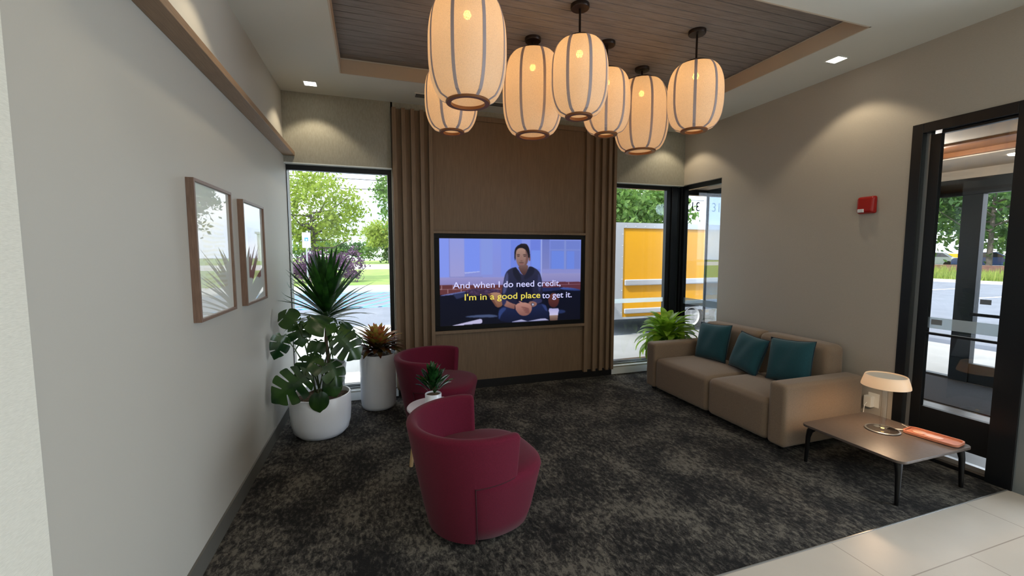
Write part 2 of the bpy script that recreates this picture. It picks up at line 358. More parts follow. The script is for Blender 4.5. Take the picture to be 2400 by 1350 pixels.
# white reveals
b = MB(); b.box(XL, .26, YW + .001, YG - .03, .095, .104); b.box(XL, .26, YW + .001, YG - .03, 2.502, 2.512); b.box(.243, .262, YW - .002, YG - .02, .10, 2.505)
struct(b.build('trim_5', M['white_trim']))
b = MB(); b.box(2.985, XR, YW + .001, YG - .03, .095, .104); b.box(2.985, XR, YW + .001, YG - .03, 2.499, 2.509); b.box(XR + .002, 4.13, 4.19, YW, .095, .104)
struct(b.build('trim_6', M['white_trim']))

def window(name, fr, panes, fm=None, bands=()):
    w = empty(name, (0, 0, 0)); w['kind'] = 'structure'
    f = MB()
    for a in fr: f.box(*a)
    f.build('window_frame', fm or M['frame_black'], w, bevel=.003)
    for p in panes: MB().box(*p).build('window_pane', M['glass'], w)
    for p in bands: MB().box(*p).build('frosted_band', M['frost'], w)
    return w
ya, yb = YG - .03, YG + .03
window('window_1', [(XL, .243, ya, yb, 2.45, 2.51), (.197, .243, ya, yb, .10, 2.45), (XL, .197, ya, yb, .10, .155), (XL, XL + .008, ya, yb, .155, 2.45)],
       [(XL, .20, YG, YG + .006, .15, 2.46)])
window('window_2', [(2.985, 3.93, ya, yb, 2.45, 2.51), (3.86, 3.93, ya, yb, .10, 2.45), (2.985, 3.86, ya, yb, .10, .155)],
       [(2.985, 3.87, YG, YG + .006, .15, 2.46)], bands=[(2.985, 3.865, YG - .004, YG - .001, .925, .985)])
window('window_3', [(4.10, 4.16, 4.19, 4.91, 2.45, 2.51), (4.10, 4.16, 4.865, 4.91, .10, 2.45), (4.10, 4.16, 4.19, 4.865, .10, .155), (4.10, 4.16, 4.16, 4.20, .10, 2.51)],
       [(4.127, 4.133, 4.19, 4.87, .15, 2.46)], bands=[(4.120, 4.124, 4.20, 4.865, .90, .985)])
struct(MB().box(3.93, 4.03, 4.92, 5.04, .10, 2.505).box(4.08, 4.17, 4.91, 5.10, .10, 2.505).build('trim_7', M['frame_black'], bevel=.004))
struct(MB().box(4.03, 4.08, 4.95, 5.02, .10, 2.505).build('trim_8', M['frame_grey'], bevel=.004))

for wn, x0, x1 in (('window_1', XL + .01, .197), ('window_2', 2.985, 3.86)):
    MB().box(x0, x1, ya - .006, ya, .112, .128).box(x0, x1, ya - .006, ya, .136, .156).build('sky_glint_strip', M['alu'], bpy.data.objects[wn])  # pale strips stand in for sky reflected on the bottom frame
# entrance glazing in the right wall
d = empty('door_1', (0, 0, 0)); d['kind'] = 'structure'
f = MB(); f.box(4.05, 4.20, 2.20, 2.27, 0, 2.59); f.box(4.05, 4.20, 1.555, 1.69, 0, 2.59); f.box(4.05, 4.20, 1.69, 2.20, 2.515, 2.59); f.box(4.06, 4.18, 1.69, 2.20, 0, .03)
f.build('door_frame', M['frame_black'], d, bevel=.003)
MB().box(4.10, 4.15, 2.175, 2.20, .03, 2.515).build('edge_glint_strip', M['alu'], d)  # light strip imitates the bright reflection along the jamb edge
f = MB(); f.box(4.10, 4.14, 2.11, 2.175, .06, 2.50); f.box(4.10, 4.14, 1.69, 2.11, 2.495, 2.515); f.box(4.10, 4.14, 1.69, 2.11, .15, .40)
f.build('door_stile', M['frame_black'], d, bevel=.002)
MB().box(4.08, 4.11, 1.69, 2.11, .972, .990).build('push_bar', M['frame_black'], d, bevel=.002)
MB().box(4.10, 4.14, 1.69, 2.18, .03, .062).build('threshold', M['alu'], d)
MB().box(4.118, 4.124, 1.69, 2.11, .40, 2.50).build('door_pane', M['glass'], d)
MB().box(4.118, 4.124, 1.69, 2.11, .06, .15).build('door_pane', M['glass'], d)
MB().box(4.110, 4.114, 1.69, 2.11, 1.02, 1.105).build('frosted_band', M['frost'], d)
M['sticker'] = mat('grey_sticker', (120, 128, 134), .6)
MB().box(4.104, 4.108, 2.02, 2.085, 1.05, 1.09).build('grey_sticker', M['sticker'], d)

# vestibule
M['vtile'] = mat('vestibule_tile', (128, 126, 120), .3, col2=(112, 110, 104), nscale=4)
M['mat'] = mat('entrance_mat', (58, 62, 66), .95, col2=(48, 52, 56), nscale=90)
M['vceil'] = mat('vestibule_ceiling_paint', (214, 204, 188), .7)
M['vreflect'] = mat('coffer_reflection_brown', (140, 92, 54), .5, col2=(122, 78, 44), nscale=8, stretch=(1, .5, 10))
struct(MB().box(4.24, 7.0, 1.56, 5.3, -.05, 0).build('floor', M['vtile']))
struct(MB().box(4.24, 5.25, 1.56, 5.3, 2.62, 2.68).box(6.05, 7.1, 1.56, 5.3, 2.62, 2.68).build('ceiling', M['vceil']))
struct(MB().box(5.2, 6.1, 1.56, 5.3, 2.681, 2.72).box(5.18, 5.25, 1.56, 5.3, 2.60, 2.62).box(6.0, 6.05, 1.56, 5.3, 2.63, 2.70).build('trim_9', M['vreflect']))  # brown strip added to imitate the coffer's reflection in the entrance glass
struct(MB().box(4.24, 7.2, 1.4, 5.3, 3.0, 3.45).build('ceiling', M['vceil']))
b = MB(); b.box(6.97, 7.1, 1.56, 5.3, 2.51, 3.0); b.box(6.97, 7.1, 3.66, 5.3, 0, 2.51); b.box(6.97, 7.1, 1.56, 1.75, 0, 2.51); b.box(4.24, 7.1, 5.14, 5.3, 2.52, 3.0)
struct(b.build('wall_vestibule', M['vceil']))
r_ = empty('vestibule_downlight', (6.35, 2.62, 2.62), label='round downlight in the vestibule ceiling behind the entrance glass', cat='downlight')
MB().lathe([(0, -.012), (.07, -.012), (.08, 0), (0, 0)], n=24).build('diffuser', M['down'], r_)
light('vestibule_light', 'POINT', (5.4, 2.9, 2.45), 26, (1, .93, .84), shadow_soft_size=.12)
tag(MB().box(5.72, 6.9, 1.7, 4.6, 0, .012).build('entrance_mat', M['mat']), 'dark grey entrance mat on the vestibule floor beyond the glass', 'mat')
d = empty('door_2', (0, 0, 0)); d['kind'] = 'structure'
f = MB(); f.box(6.97, 7.07, 1.75, 3.66, 2.31, 2.51); f.box(6.97, 7.07, 3.62, 3.66, 0, 2.51); f.box(6.97, 7.07, 3.14, 3.33, 0, 2.31); f.box(6.97, 7.07, 3.33, 3.62, 2.31, 2.46)
f.box(6.97, 7.07, 1.75, 1.95, 0, 2.31); f.box(6.98, 7.06, 1.95, 3.14, 0, .24); f.box(6.97, 7.07, 3.33, 3.62, 0, .03)
f.build('door_frame', M['frame_grey'], d, bevel=.004)
MB().box(6.90, 6.93, 1.95, 3.14, .84, .875).build('push_bar', M['frame_black'], d)
MB().box(7.01, 7.018, 1.95, 3.14, .24, 2.31).box(7.01, 7.018, 3.33, 3.62, .03, 2.31).build('door_pane', M['glass'], d)
MB().box(7.00, 7.005, 3.0, 3.10, .98, 1.04).build('grey_sticker', M['sticker'], d)
w = window('window_4', [(4.24, 7.0, 5.17, 5.25, 2.44, 2.52), (4.24, 7.0, 5.17, 5.25, 0, .08), (4.26, 4.29, 5.17, 5.25, 0, 2.5)], [(4.29, 7.0, 5.20, 5.206, .08, 2.45)])
w = empty('window_5', (0, 0, 0)); w['kind'] = 'structure'
MB().box(4.756, 4.764, 3.3, 5.16, .08, 2.44).build('window_pane', glass('tinted_glass', (.42, .50, .56), 5.0), w)
MB().box(4.74, 4.78, 5.15, 5.17, 0, 2.6).box(4.74, 4.78, 3.3, 5.16, 2.44, 2.52).box(4.74, 4.78, 3.3, 5.16, 0, .08).build('window_frame', M['frame_grey'], w)
t = text('address_number', '3178', mat('dark_decal', (34, 36, 42), .6), (4.655, 5.192, 2.215), (R(90), 0, 0), .19, width=.36, mirror=True)
tag(t, 'dark address number 3178 on the vestibule glass, seen reversed', 'decal')
# roof overhang outside
M['soffit'] = mat('white_exterior_soffit', (226, 230, 236), .5)
struct(MB().box(-4, 2.4, 5.12, 6.9, 2.86, 3.3).box(2.4, 9.6, 5.12, 6.1, 2.86, 3.3).build('ceiling', M['soffit']))

# added lobby fill panels, and square downlights
for q in LOBBY:
    r_ = empty('fill_panel', (q[0], q[1], 3.2), label='unseen ceiling panel added over the tiled lobby as fill light', cat='ceiling light', group='added lobby fill panels')
    MB().box(-.63, .63, -.33, .33, -.012, 0).build('frame', M['white_trim'], r_)
DLAB = ['square recessed downlight in the far left ceiling corner beside the window wall', 'square recessed downlight above the left ledge nearer the camera',
        'square recessed downlight in the far right ceiling corner behind the lanterns', 'square recessed downlight between coffer and right wall above the red alarm',
        'square recessed downlight over the near end of the left wall', 'square recessed downlight over the tiled floor at right']
for i, q in enumerate(DOWNL):
    r_ = empty('downlight', (q[0], q[1], HC), label=DLAB[i], cat='downlight', group='square recessed downlights')
    f = MB(); f.box(-.062, .062, -.062, -.052, -.006, .0); f.box(-.062, .062, .052, .062, -.006, .0); f.box(-.062, -.052, -.052, .052, -.006, .0); f.box(.052, .062, -.052, .052, -.006, .0)
    f.build('trim_ring', M['white_trim'], r_)
    MB().box(-.052, .052, -.052, .052, -.0035, -.0005).build('diffuser', M['down'], r_)
# linear slot vent
r_ = empty('slot_vent', (0, 0, HC), label='long white linear slot vent in the ceiling above the wood feature wall', cat='vent')
f = MB().box(.46, 1.60, 4.50, 4.62, -.006, 0); f.build('vent_frame', M['ceiling'], r_)
for k in range(3): MB().box(.475, 1.585, 4.513 + k * .035, 4.531 + k * .035, -.009, -.005).build('slot', M['toe'], r_)

# ================================================================== feature wall
F = empty('slatted_wood_panel', (1.61, 4.83, .08), label='tall oak wall panel with vertical slats on both sides framing the television', cat='wall panel')
def fb(b): return b.xf(Matrix.Translation((-1.61, -4.83, -.08)))
fb(MB().box(.245, 2.985, 4.832, 4.849, .10, 3.13)).build('backing_board', M['oak_dark'], F)
fb(MB().box(.27, 2.975, 4.825, 4.849, .0, .10)).build('toe_kick', M['toe'], F)
for x0, x1 in ((.251, .291), (.346, .386), (.443, .483), (.540, .580), (.632, .672), (2.547, 2.597), (2.672, 2.715), (2.770, 2.813), (2.864, 2.907), (2.940, 2.978)):
    fb(MB().box(x0, x1, 4.785, 4.832, .083, 3.132)).build('slat', M['oak'], F, bevel=.0015)
for z0, z1 in ((1.817, 1.845), (.680, .714)):
    fb(MB().box(.672, 2.547, 4.785, 4.832, z0, z1)).build('television_surround', M['oak'], F, bevel=.0015)
fb(MB().box(.672, 2.547, 4.815, 4.832, 3.08, 3.132)).build('top_rail', M['oak'], F)

# ------------------------------------------------------------------ television
TX0, TX1, TZ0, TZ1 = .674, 2.545, .716, 1.815; SX0, SX1, SZ0, SZ1 = .732, 2.493, .768, 1.763
T = empty('television', (1.61, 4.81, .716), label='large wall television showing a seated man and a two-line caption', cat='television')
def tb(b): return b.xf(Matrix.Translation((-1.61, -4.81, -.716)))
f = MB(); yb0, yb1 = 4.797, 4.831
f.box(TX0, TX1, yb0, yb1, TZ0, SZ0); f.box(TX0, TX1, yb0, yb1, SZ1, TZ1); f.box(TX0, SX0, yb0, yb1, SZ0, SZ1); f.box(SX1, TX1, yb0, yb1, SZ0, SZ1)
tb(f).build('bezel', M['bezel'], T, bevel=.002)
NX, NY = 480, 270
img = np.zeros((NY, NX, 3)); UU, VV = np.meshgrid((np.arange(NX) + .5) / NX, (np.arange(NY) + .5) / NY)
def cvt(x, y):       # crop pixels of the picture -> u, v of the screen
    u = (x - 58) / 2056.; yt = 2 + 13 * u; yb_ = 1262 - 92 * u; return u, (y - yt) / (yb_ - yt)
def inside(pts):
    m = np.zeros(UU.shape, bool); n = len(pts)
    for i in range(n):
        (x0, y0), (x1, y1) = pts[i], pts[(i + 1) % n]
        if y0 == y1: continue
        m ^= ((y0 > VV) != (y1 > VV)) & (UU < (x1 - x0) * (VV - y0) / (y1 - y0) + x0)
    return m
def blur(a, k):
    for _ in range(k):
        p = np.pad(a, ((1, 1), (1, 1)) + ((0, 0),) * (a.ndim - 2), mode='edge')
        a = (p[1:-1, 1:-1] * 2 + p[:-2, 1:-1] + p[2:, 1:-1] + p[1:-1, :-2] + p[1:-1, 2:]) / 6
    return a
def smoothp(P, it=2):
    for _ in range(it):
        Q = []
        for i in range(len(P)):
            a, b_ = P[i], P[(i + 1) % len(P)]
            Q += [(a[0] * .75 + b_[0] * .25, a[1] * .75 + b_[1] * .25), (a[0] * .25 + b_[0] * .75, a[1] * .25 + b_[1] * .75)]
        P = Q
    return P
def paint(P, c, soft=1, a=1., c2=None, smooth=True, axis='v'):
    global img
    P = [cvt(*p) for p in P]
    if smooth and len(P) > 4: P = smoothp(P)
    m = blur(inside(P).astype(float), soft)[..., None] * a
    c = np.array(c, float) / 255
    if c2 is not None:
        vs = [p[1] if axis == 'v' else p[0] for p in P]; t_ = np.clip(((VV if axis == 'v' else UU) - min(vs)) / (max(vs) - min(vs)), 0, 1)[..., None]
        c = c * (1 - t_) + np.array(c2, float) / 255 * t_
    img = img * (1 - m) + c * m
def rc(x0, y0, x1, y1): return [(x0, y0), (x1, y0), (x1, y1), (x0, y1)]
def ell(cx, cy, rx, ry, n=20, rot=0): return [(cx + rx * math.cos(2 * PI * k / n) * math.cos(rot) - ry * math.sin(2 * PI * k / n) * math.sin(rot), cy + rx * math.cos(2 * PI * k / n) * math.sin(rot) + ry * math.sin(2 * PI * k / n) * math.cos(rot)) for k in range(n)]
def screen():
    P = paint; S = dict(smooth=False)
    P(rc(-20, -20, 2200, 700), (130, 148, 232), 1, c2=(138, 144, 212), **S)
    P(rc(60, 0, 190, 560), (132, 152, 240), 4, **S); P(rc(190, 0, 390, 560), (146, 156, 226), 3, c2=(158, 158, 214), **S)
    P(rc(390, 0, 600, 480), (122, 146, 240), 3, **S); P([(390, 490), (600, 470), (610, 480), (400, 505)], (176, 186, 240), 1, **S)
    P(rc(186, 0, 196, 555), (124, 132, 200), 1, **S); P(rc(190, 548, 640, 560), (132, 136, 196), 1, **S); P(rc(190, 562, 1000, 660), (146, 150, 206), 3, **S)
    P(rc(620, 0, 780, 520), (134, 152, 226), 4, **S); P(rc(900, 0, 1030, 540), (124, 144, 232), 3, **S)
    P(rc(1040, 20, 1200, 500), (112, 134, 226), 2, **S); P(rc(1330, 20, 1480, 480), (110, 130, 222), 3, **S); P(rc(1345, 170, 1480, 440), (118, 146, 236), 3, **S)
    P(rc(1495, 0, 1505, 560), (170, 184, 240), 1, **S); P(rc(1505, 0, 1620, 560), (108, 122, 196), 3, c2=(130, 136, 196), **S)
    P(rc(1630, 30, 2110, 470), (112, 130, 208), 3, **S); P(rc(1650, 180, 1850, 440), (108, 136, 226), 3, **S); P(rc(1890, 180, 2010, 440), (108, 136, 226), 3, **S)
    P(rc(1850, 20, 1880, 440), (128, 144, 212), 1, **S); P(rc(1640, 155, 2110, 170), (126, 142, 212), 1, **S); P(rc(1500, 440, 2120, 500), (138, 142, 206), 3, **S)
    P(rc(1500, 500, 2120, 640), (150, 148, 200), 4, c2=(132, 130, 186), **S)
    P(rc(-10, 560, 1000, 700), (152, 148, 204), 3, c2=(128, 124, 180), **S)
    P(rc(50, 668, 1000, 810), (98, 52, 56), 1, **S); P(rc(1500, 625, 2130, 745), (92, 46, 60), 1, **S)
    for x, y0, y1 in ((160, 730, 790), (80, 672, 728), (230, 672, 728), (340, 730, 790)): P(rc(x, y0, x + 8, y1), (190, 160, 170), 1, a=.8, **S)
    P(rc(60, 727, 900, 733), (190, 160, 170), 1, a=.8, **S); P([(1520, 668), (2120, 655), (2120, 662), (1520, 676)], (180, 150, 176), 1, a=.8, **S); P(rc(1920, 630, 1928, 660), (180, 150, 176), 1, **S)
    P([(40, 820), (400, 760), (700, 790), (1000, 790), (1480, 720), (1800, 700), (2140, 760), (2140, 1300), (40, 1300)], (7, 12, 34), 1, c2=(6, 9, 24), smooth=False)
    P([(60, 815), (390, 755), (420, 765), (300, 800), (70, 826)], (104, 112, 170), 1); P([(1800, 705), (1980, 712), (2120, 740), (2110, 762), (1900, 750), (1780, 730)], (74, 98, 176), 2, c2=(30, 44, 96))
    P([(1480, 712), (1790, 706), (1800, 745), (1500, 770)], (34, 44, 92), 2); P([(230, 800), (400, 770), (420, 830), (280, 870)], (40, 48, 84), 4)
    P([(400, 730), (620, 722), (880, 730), (905, 790), (560, 830), (420, 800)], (62, 44, 74), 2)
    for k in range(40):
        x, y = random.uniform(420, 880), random.uniform(735, 790); P(ell(x, y, 14, 8, 6), random.choice([(92, 70, 104), (44, 30, 52)]), 1, a=.7, smooth=False)
    P([(690, 785), (920, 770), (940, 960), (850, 1010), (800, 940)], (172, 132, 108), 1, c2=(120, 80, 62)); P([(700, 790), (760, 800), (850, 990), (820, 980)], (110, 72, 60), 1)
    P([(380, 1120), (700, 1090), (850, 1110), (850, 1140), (420, 1140)], (70, 84, 120), 4); P(ell(1690, 895, 85, 108), (104, 56, 48), 2, c2=(66, 30, 34)); P(ell(1780, 1060, 100, 30), (34, 48, 90), 6)
    # jeans and shirt
    P([(850, 1060), (900, 985), (1000, 960), (1250, 1010), (1480, 940), (1560, 950), (1610, 1050), (1625, 1200), (860, 1230)], (24, 36, 76), 2, c2=(12, 18, 44))
    P([(860, 1050), (930, 990), (990, 1010), (900, 1100), (870, 1190)], (44, 62, 116), 4); P([(1500, 950), (1570, 970), (1600, 1060), (1560, 1040)], (46, 60, 112), 4)
    P([(1120, 400), (1000, 450), (955, 520), (935, 640), (905, 800), (925, 905), (1130, 960), (1290, 900), (1400, 930), (1500, 900), (1520, 780), (1510, 620), (1480, 500), (1430, 440), (1320, 390), (1220, 560)], (42, 44, 70), 1, c2=(24, 26, 52))
    P([(1120, 400), (1060, 440), (1090, 560), (1180, 640), (1200, 560), (1140, 470)], (26, 28, 46), 2); P([(1310, 390), (1400, 430), (1380, 520), (1250, 600), (1230, 560), (1290, 470)], (28, 30, 50), 2)
    P([(965, 520), (1000, 470), (1010, 640), (960, 800), (920, 800), (940, 660)], (70, 76, 118), 6); P([(1450, 480), (1490, 560), (1500, 700), (1460, 800), (1440, 620)], (50, 54, 92), 6)
    P([(1130, 640), (1350, 640), (1380, 880), (1130, 920)], (12, 14, 40), 8)
    # neck and head
    P([(1150, 400), (1290, 370), (1300, 430), (1250, 540), (1200, 510), (1160, 440)], (116, 88, 82), 1, c2=(70, 46, 48))
    P([(1105, 180), (1120, 120), (1190, 90), (1270, 100), (1310, 180), (1300, 300), (1275, 380), (1210, 425), (1150, 400), (1120, 320)], (178, 144, 130), 1, c2=(126, 96, 92))
    P([(1250, 130), (1300, 170), (1305, 300), (1270, 390), (1240, 400), (1270, 300)], (112, 82, 80), 4); P(ell(1318, 285, 14, 42), (120, 86, 82), 1)
    P([(1098, 330), (1092, 200), (1110, 130), (1170, 85), (1240, 75), (1290, 95), (1318, 160), (1328, 270), (1300, 290), (1290, 210), (1250, 150), (1180, 132), (1125, 160), (1112, 230), (1112, 300)], (26, 22, 30), 1)
    P([(1170, 90), (1190, 75), (1270, 78), (1290, 100), (1240, 110)], (38, 32, 40), 1)
    for x in (1152, 1246): P([(x - 28, 233), (x, 226), (x + 28, 233), (x + 26, 241), (x - 26, 241)], (50, 36, 38), 1, a=.85); P(ell(x, 256, 19, 8), (60, 44, 46), 1, a=.9)
    P([(1190, 250), (1204, 250), (1216, 312), (1196, 324), (1180, 314)], (150, 112, 104), 2, a=.8); P([(1180, 318), (1214, 318), (1200, 326)], (84, 56, 56), 1, a=.8)
    P([(1158, 345), (1198, 338), (1238, 345), (1232, 356), (1162, 356)], (88, 62, 62), 2, a=.8); P([(1170, 362), (1200, 358), (1228, 362), (1214, 374), (1184, 374)], (140, 88, 88), 1); P([(1150, 380), (1200, 392), (1260, 380), (1230, 418), (1180, 420)], (100, 76, 76), 3, a=.7)
    # forearms, hands
    P([(925, 900), (960, 880), (1040, 930), (1140, 960), (1120, 1030), (1010, 1000), (935, 975)], (168, 122, 110), 1, c2=(120, 80, 76))
    P([(905, 800), (960, 850), (985, 905), (940, 975), (915, 960)], (44, 46, 84), 2); P([(1360, 880), (1500, 860), (1520, 920), (1440, 950), (1370, 940)], (46, 48, 84), 2)
    P([(1290, 930), (1350, 900), (1440, 930), (1420, 980), (1340, 1000)], (142, 100, 92), 1)
    P([(1110, 960), (1160, 930), (1250, 920), (1330, 950), (1365, 1010), (1330, 1090), (1260, 1125), (1180, 1115), (1130, 1060), (1105, 1010)], (184, 134, 122), 1, c2=(132, 88, 82))
    for k in range(4): P([(1190 + 18 * k, 985 + 26 * k), (1290 + 10 * k, 1000 + 24 * k), (1330, 1030 + 18 * k), (1285, 1020 + 22 * k), (1186 + 18 * k, 992 + 26 * k)], (108, 66, 64), 1, a=.8)
    P([(1150, 905), (1180, 905), (1240, 940), (1210, 955)], (176, 128, 116), 1); P([(1098, 975), (1106, 965), (1112, 1020), (1100, 1030)], (26, 22, 40), 1); P(ell(1368, 955, 24, 26), (40, 40, 60), 1); P(ell(1370, 955, 16, 18), (178, 180, 204), 1)
    # cup and papers
    P([(1612, 1050), (1622, 1014), (1765, 1012), (1775, 1045), (1766, 1066), (1760, 1120), (1628, 1120), (1622, 1066)], (170, 168, 218), 1, c2=(206, 200, 232), smooth=False)
    P([(1626, 1118), (1760, 1112), (1754, 1190), (1634, 1196)], (150, 124, 112), 1, c2=(96, 72, 66), smooth=False)
    P([(185, 1262), (600, 1160), (628, 1165), (634, 1212), (620, 1225)], (190, 186, 220), 1, smooth=False)
    P([(1060, 1206), (1200, 1172), (1290, 1200), (1470, 1166), (1560, 1160), (1620, 1186), (1060, 1212)], (166, 166, 204), 1, smooth=False)
screen()
img = blur(img, 1)
def ink_grid(name, arr, m, parent, fn, smoothn=1):
    ny, nx = arr.shape[:2]; me = bpy.data.meshes.new(name)
    xs = np.linspace(0, 1, nx + 1); ys = np.linspace(0, 1, ny + 1)
    vs = np.array([fn(x, y) for y in ys for x in xs], np.float32)
    me.vertices.add(len(vs)); me.vertices.foreach_set('co', vs.ravel())
    i = np.arange(nx * ny); a = (i // nx) * (nx + 1) + i % nx; q = np.stack([a, a + 1, a + nx + 2, a + nx + 1], 1).astype(np.int32)
    me.loops.add(q.size); me.loops.foreach_set('vertex_index', q.ravel())
    me.polygons.add(len(q)); me.polygons.foreach_set('loop_start', np.arange(0, q.size, 4, dtype=np.int32)); me.polygons.foreach_set('loop_total', np.full(len(q), 4, np.int32))
    me.update(calc_edges=True)
    l = np.where(arr <= .04045, arr / 12.92, ((arr + .055) / 1.055) ** 2.4)
    p = np.pad(l, ((0, 1), (0, 1), (0, 0)), mode='edge').reshape(-1, 3)
    ca = me.color_attributes.new('ink', 'FLOAT_COLOR', 'POINT'); ca.data.foreach_set('color', np.concatenate([p, np.ones((len(p), 1))], 1).astype(np.float32).ravel())
    me.materials.append(m); o = bpy.data.objects.new(name, me); COL.objects.link(o); o.parent = parent; return o
scr = ink_grid('screen', np.clip(img, 0, 1), vcol_mat('lit_screen', .6, .95, spec=.12), T, lambda u, v: (SX0 + u * (SX1 - SX0) - 1.61, 4.801 - 4.81, SZ1 - v * (SZ1 - SZ0) - .716))
M['cap_w'] = emis('caption_white', (206, 206, 255), 1.0); M['cap_y'] = emis('caption_yellow', (238, 220, 84), .95)
def caption(body, x0, x1, yb_, m):
    u0, v0 = cvt(x0, yb_); u1, _ = cvt(x1, yb_); wd = (u1 - u0) * (SX1 - SX0)
    o = text('caption', body, m, (SX0 + u0 * (SX1 - SX0) - 1.61, 4.7995 - 4.81, SZ1 - v0 * (SZ1 - SZ0) - .716), (R(90), 0, 0), .104, scr, width=wd, extr=.0002, off=.0008)
    me = o.data; X = [v.co.x for v in me.vertices]; F = [(min(X[i] for i in p.vertices), max(X[i] for i in p.vertices), tuple(p.vertices)) for p in me.polygons]; F.sort()
    words = [[]]; end = None
    for f0, f1, vs_ in F:
        if end is not None and f0 - end > .018: words.append([])
        words[-1].append(vs_); end = max(end or f1, f1)
    for wds in words:
        ids = sorted({i for f_ in wds for i in f_}); mp_ = {i: k for k, i in enumerate(ids)}
        q = MB().add([tuple(me.vertices[i].co) for i in ids], [tuple(mp_[i] for i in f_) for f_ in wds]).build('caption_word', m, scr); q.location = o.location; q.rotation_euler = o.rotation_euler
    bpy.data.objects.remove(o)
caption('And when I do need credit,', 230, 1795, 716, M['cap_w']); caption("I'm in a good place", 378, 1470, 888, M['cap_y']); caption('to get it.', 1508, 1975, 862, M['cap_w'])

# ================================================================== pictures on the left wall
def picture(y0, y1, z0, z1, arr, label):
    q_ = onwall((y0 + y1) / 2); P = empty('framed_picture', (q_.x, q_.y, z0), SL, label=label, cat='picture', group='framed pictures on the left wall')
    f = MB(); t_ = .016; d0, d1 = 0, .036; hy = (y1 - y0) / 2; h = z1 - z0
    f.box(d0, d1, -hy, -hy + t_, 0, h); f.box(d0, d1, hy - t_, hy, 0, h); f.box(d0, d1, -hy + t_, hy - t_, 0, t_); f.box(d0, d1, -hy + t_, hy - t_, h - t_, h)
    f.build('frame', M['pic_wood'], P, bevel=.001)
    ink_grid('print', arr, vcol_mat('glazed_print', .5, coat=1.), P, lambda u, v: (.022, -hy + t_ + u * 2 * (hy - t_), h - t_ - v * (h - 2 * t_)))
def art_yellow():
    a = np.ones((120, 96, 3)) * np.array([.86, .87, .84]); v, u = np.mgrid[0:120, 0:96] / np.array([120, 96])[:, None, None]
    for k in range(15):
        vc = .28 + k * .036; c = np.array([.80, .76, .46]) if k < 8 else np.array([.76, .72, .58])
        m = np.clip(1 - np.abs(v - vc - .006 * np.sin(9 * u + k)) / .012, 0, 1) * (u > .18 + .02 * math.sin(k * 3)) * (u < .80 + .03 * math.sin(k * 5))
        if k % 3 == 2: m = m * (np.abs(u - .46) > .03)
        m = m[..., None] * .7; a = a * (1 - m) + c * m
    return blur(a, 1)
def art_red():
    a = np.ones((120, 96, 3)) * np.array([.85, .87, .85]); v, u = np.mgrid[0:120, 0:96] / np.array([120, 96])[:, None, None]
    m = ((u > .20) & (u < .80) & (v > .24) & (v < .76 + .008 * np.sin(20 * u))).astype(float); t_ = np.clip((v - .24) / .52, 0, 1)[..., None]
    c = np.array([.76, .76, .70]) * (1 - t_) + np.array([.50, .22, .22]) * t_; m = blur(m, 1)[..., None]
    return a * (1 - m) + c * m
picture(2.49, 3.05, 1.252, 1.967, art_yellow(), 'framed abstract print of yellow brush strokes, nearer of two on the left wall')
picture(3.28, 3.82, 1.243, 1.956, art_red(), 'framed abstract print with a reddish square wash, nearer the window')

# ================================================================== lanterns
LANT = 1.1
def lantern(x, y, zb, zt, rad, phase, label, ring=None):
    Lr = empty('lantern_pendant', (x, y, zb), phase, label=label, cat='pendant lamp', group='fabric lantern pendants')
    H = zt - zb; rb = rad * (.555 if rad > .22 else .455); rt = rad * .48; zc = HC + .135 - zb; prof = []
    for i in range(29):
        t_ = i / 28; a = (t_ * 2 - 1); e = (1 - abs(a) ** 2.7) ** .52
        r0 = rb if a < 0 else rt; prof.append((r0 + (rad - r0) * e, .012 + t_ * (H - .03)))
    lob = lambda a, t_: 1 + .035 * (abs(math.sin(4 * a)) - .3) * math.sin(PI * t_) ** .5
    MB().lathe(prof, n=96, mod=lob, close=False).build('fabric_shade', M['shade'], Lr, smooth=80)
    for k in range(8):
        a = k * PI / 4; vs = []; hw = .0105; 
        for i, (r_, z_) in enumerate(prof):
            q = r_ * lob(a, i / 28) + .002; tx, ty = -math.sin(a) * hw, math.cos(a) * hw
            for s_, o_ in ((-1, 0), (1, 0), (1, .0025), (-1, .0025)): vs.append(((q + o_) * math.cos(a) + s_ * tx, (q + o_) * math.sin(a) + s_ * ty, z_))
        fs = []
        for i in range(len(prof) - 1):
            for j in range(4): fs.append((i * 4 + j, i * 4 + (j + 1) % 4, i * 4 + 4 + (j + 1) % 4, i * 4 + 4 + j))
        MB().add(vs, fs).build('rib', M['rib'], Lr)
    MB().lathe([(rb - .026, 0), (rb + .003, 0), (rb + .008, .008), (rb + .003, .022), (rb - .022, .022), (rb - .026, 0)], n=64, close=False).build('bottom_ring', M['ring'], Lr, smooth=50)
    MB().lathe([(rt - .02, H - .028), (rt + .006, H - .028), (rt + .008, H - .014), (rt, H - .008), (.02, H - .002), (.0, H)], n=64, close=False).build('top_cap', M['bronze'], Lr, smooth=50)
    MB().tube([(0, 0, H - .01), (0, 0, zc)], .008, 12).build('stem', M['bronze'], Lr, smooth=60)
    MB().lathe([(.0, zc - .028), (.062, zc - .026), (.066, zc - .02), (.066, zc), (0, zc)], n=40).build('canopy', M['bronze'], Lr, smooth=40)
    MB().tube([(0, 0, H - .01), (0, 0, H - .16)], .006, 8).build('lamp_holder', M['ring'], Lr)
    MB().lathe([(0, H * .80 - .028), (.018, H * .80 - .02), (.026, H * .80), (.018, H * .80 + .02), (0, H * .80 + .028)], n=16).build('bulb', M['bulb'], Lr, smooth=80)
    l = light('lantern_bulb_light', 'POINT', (0, 0, H * .66), LANT * (rad / .22) ** 2, (1, .56, .27), shadow_soft_size=.05); l.parent = Lr
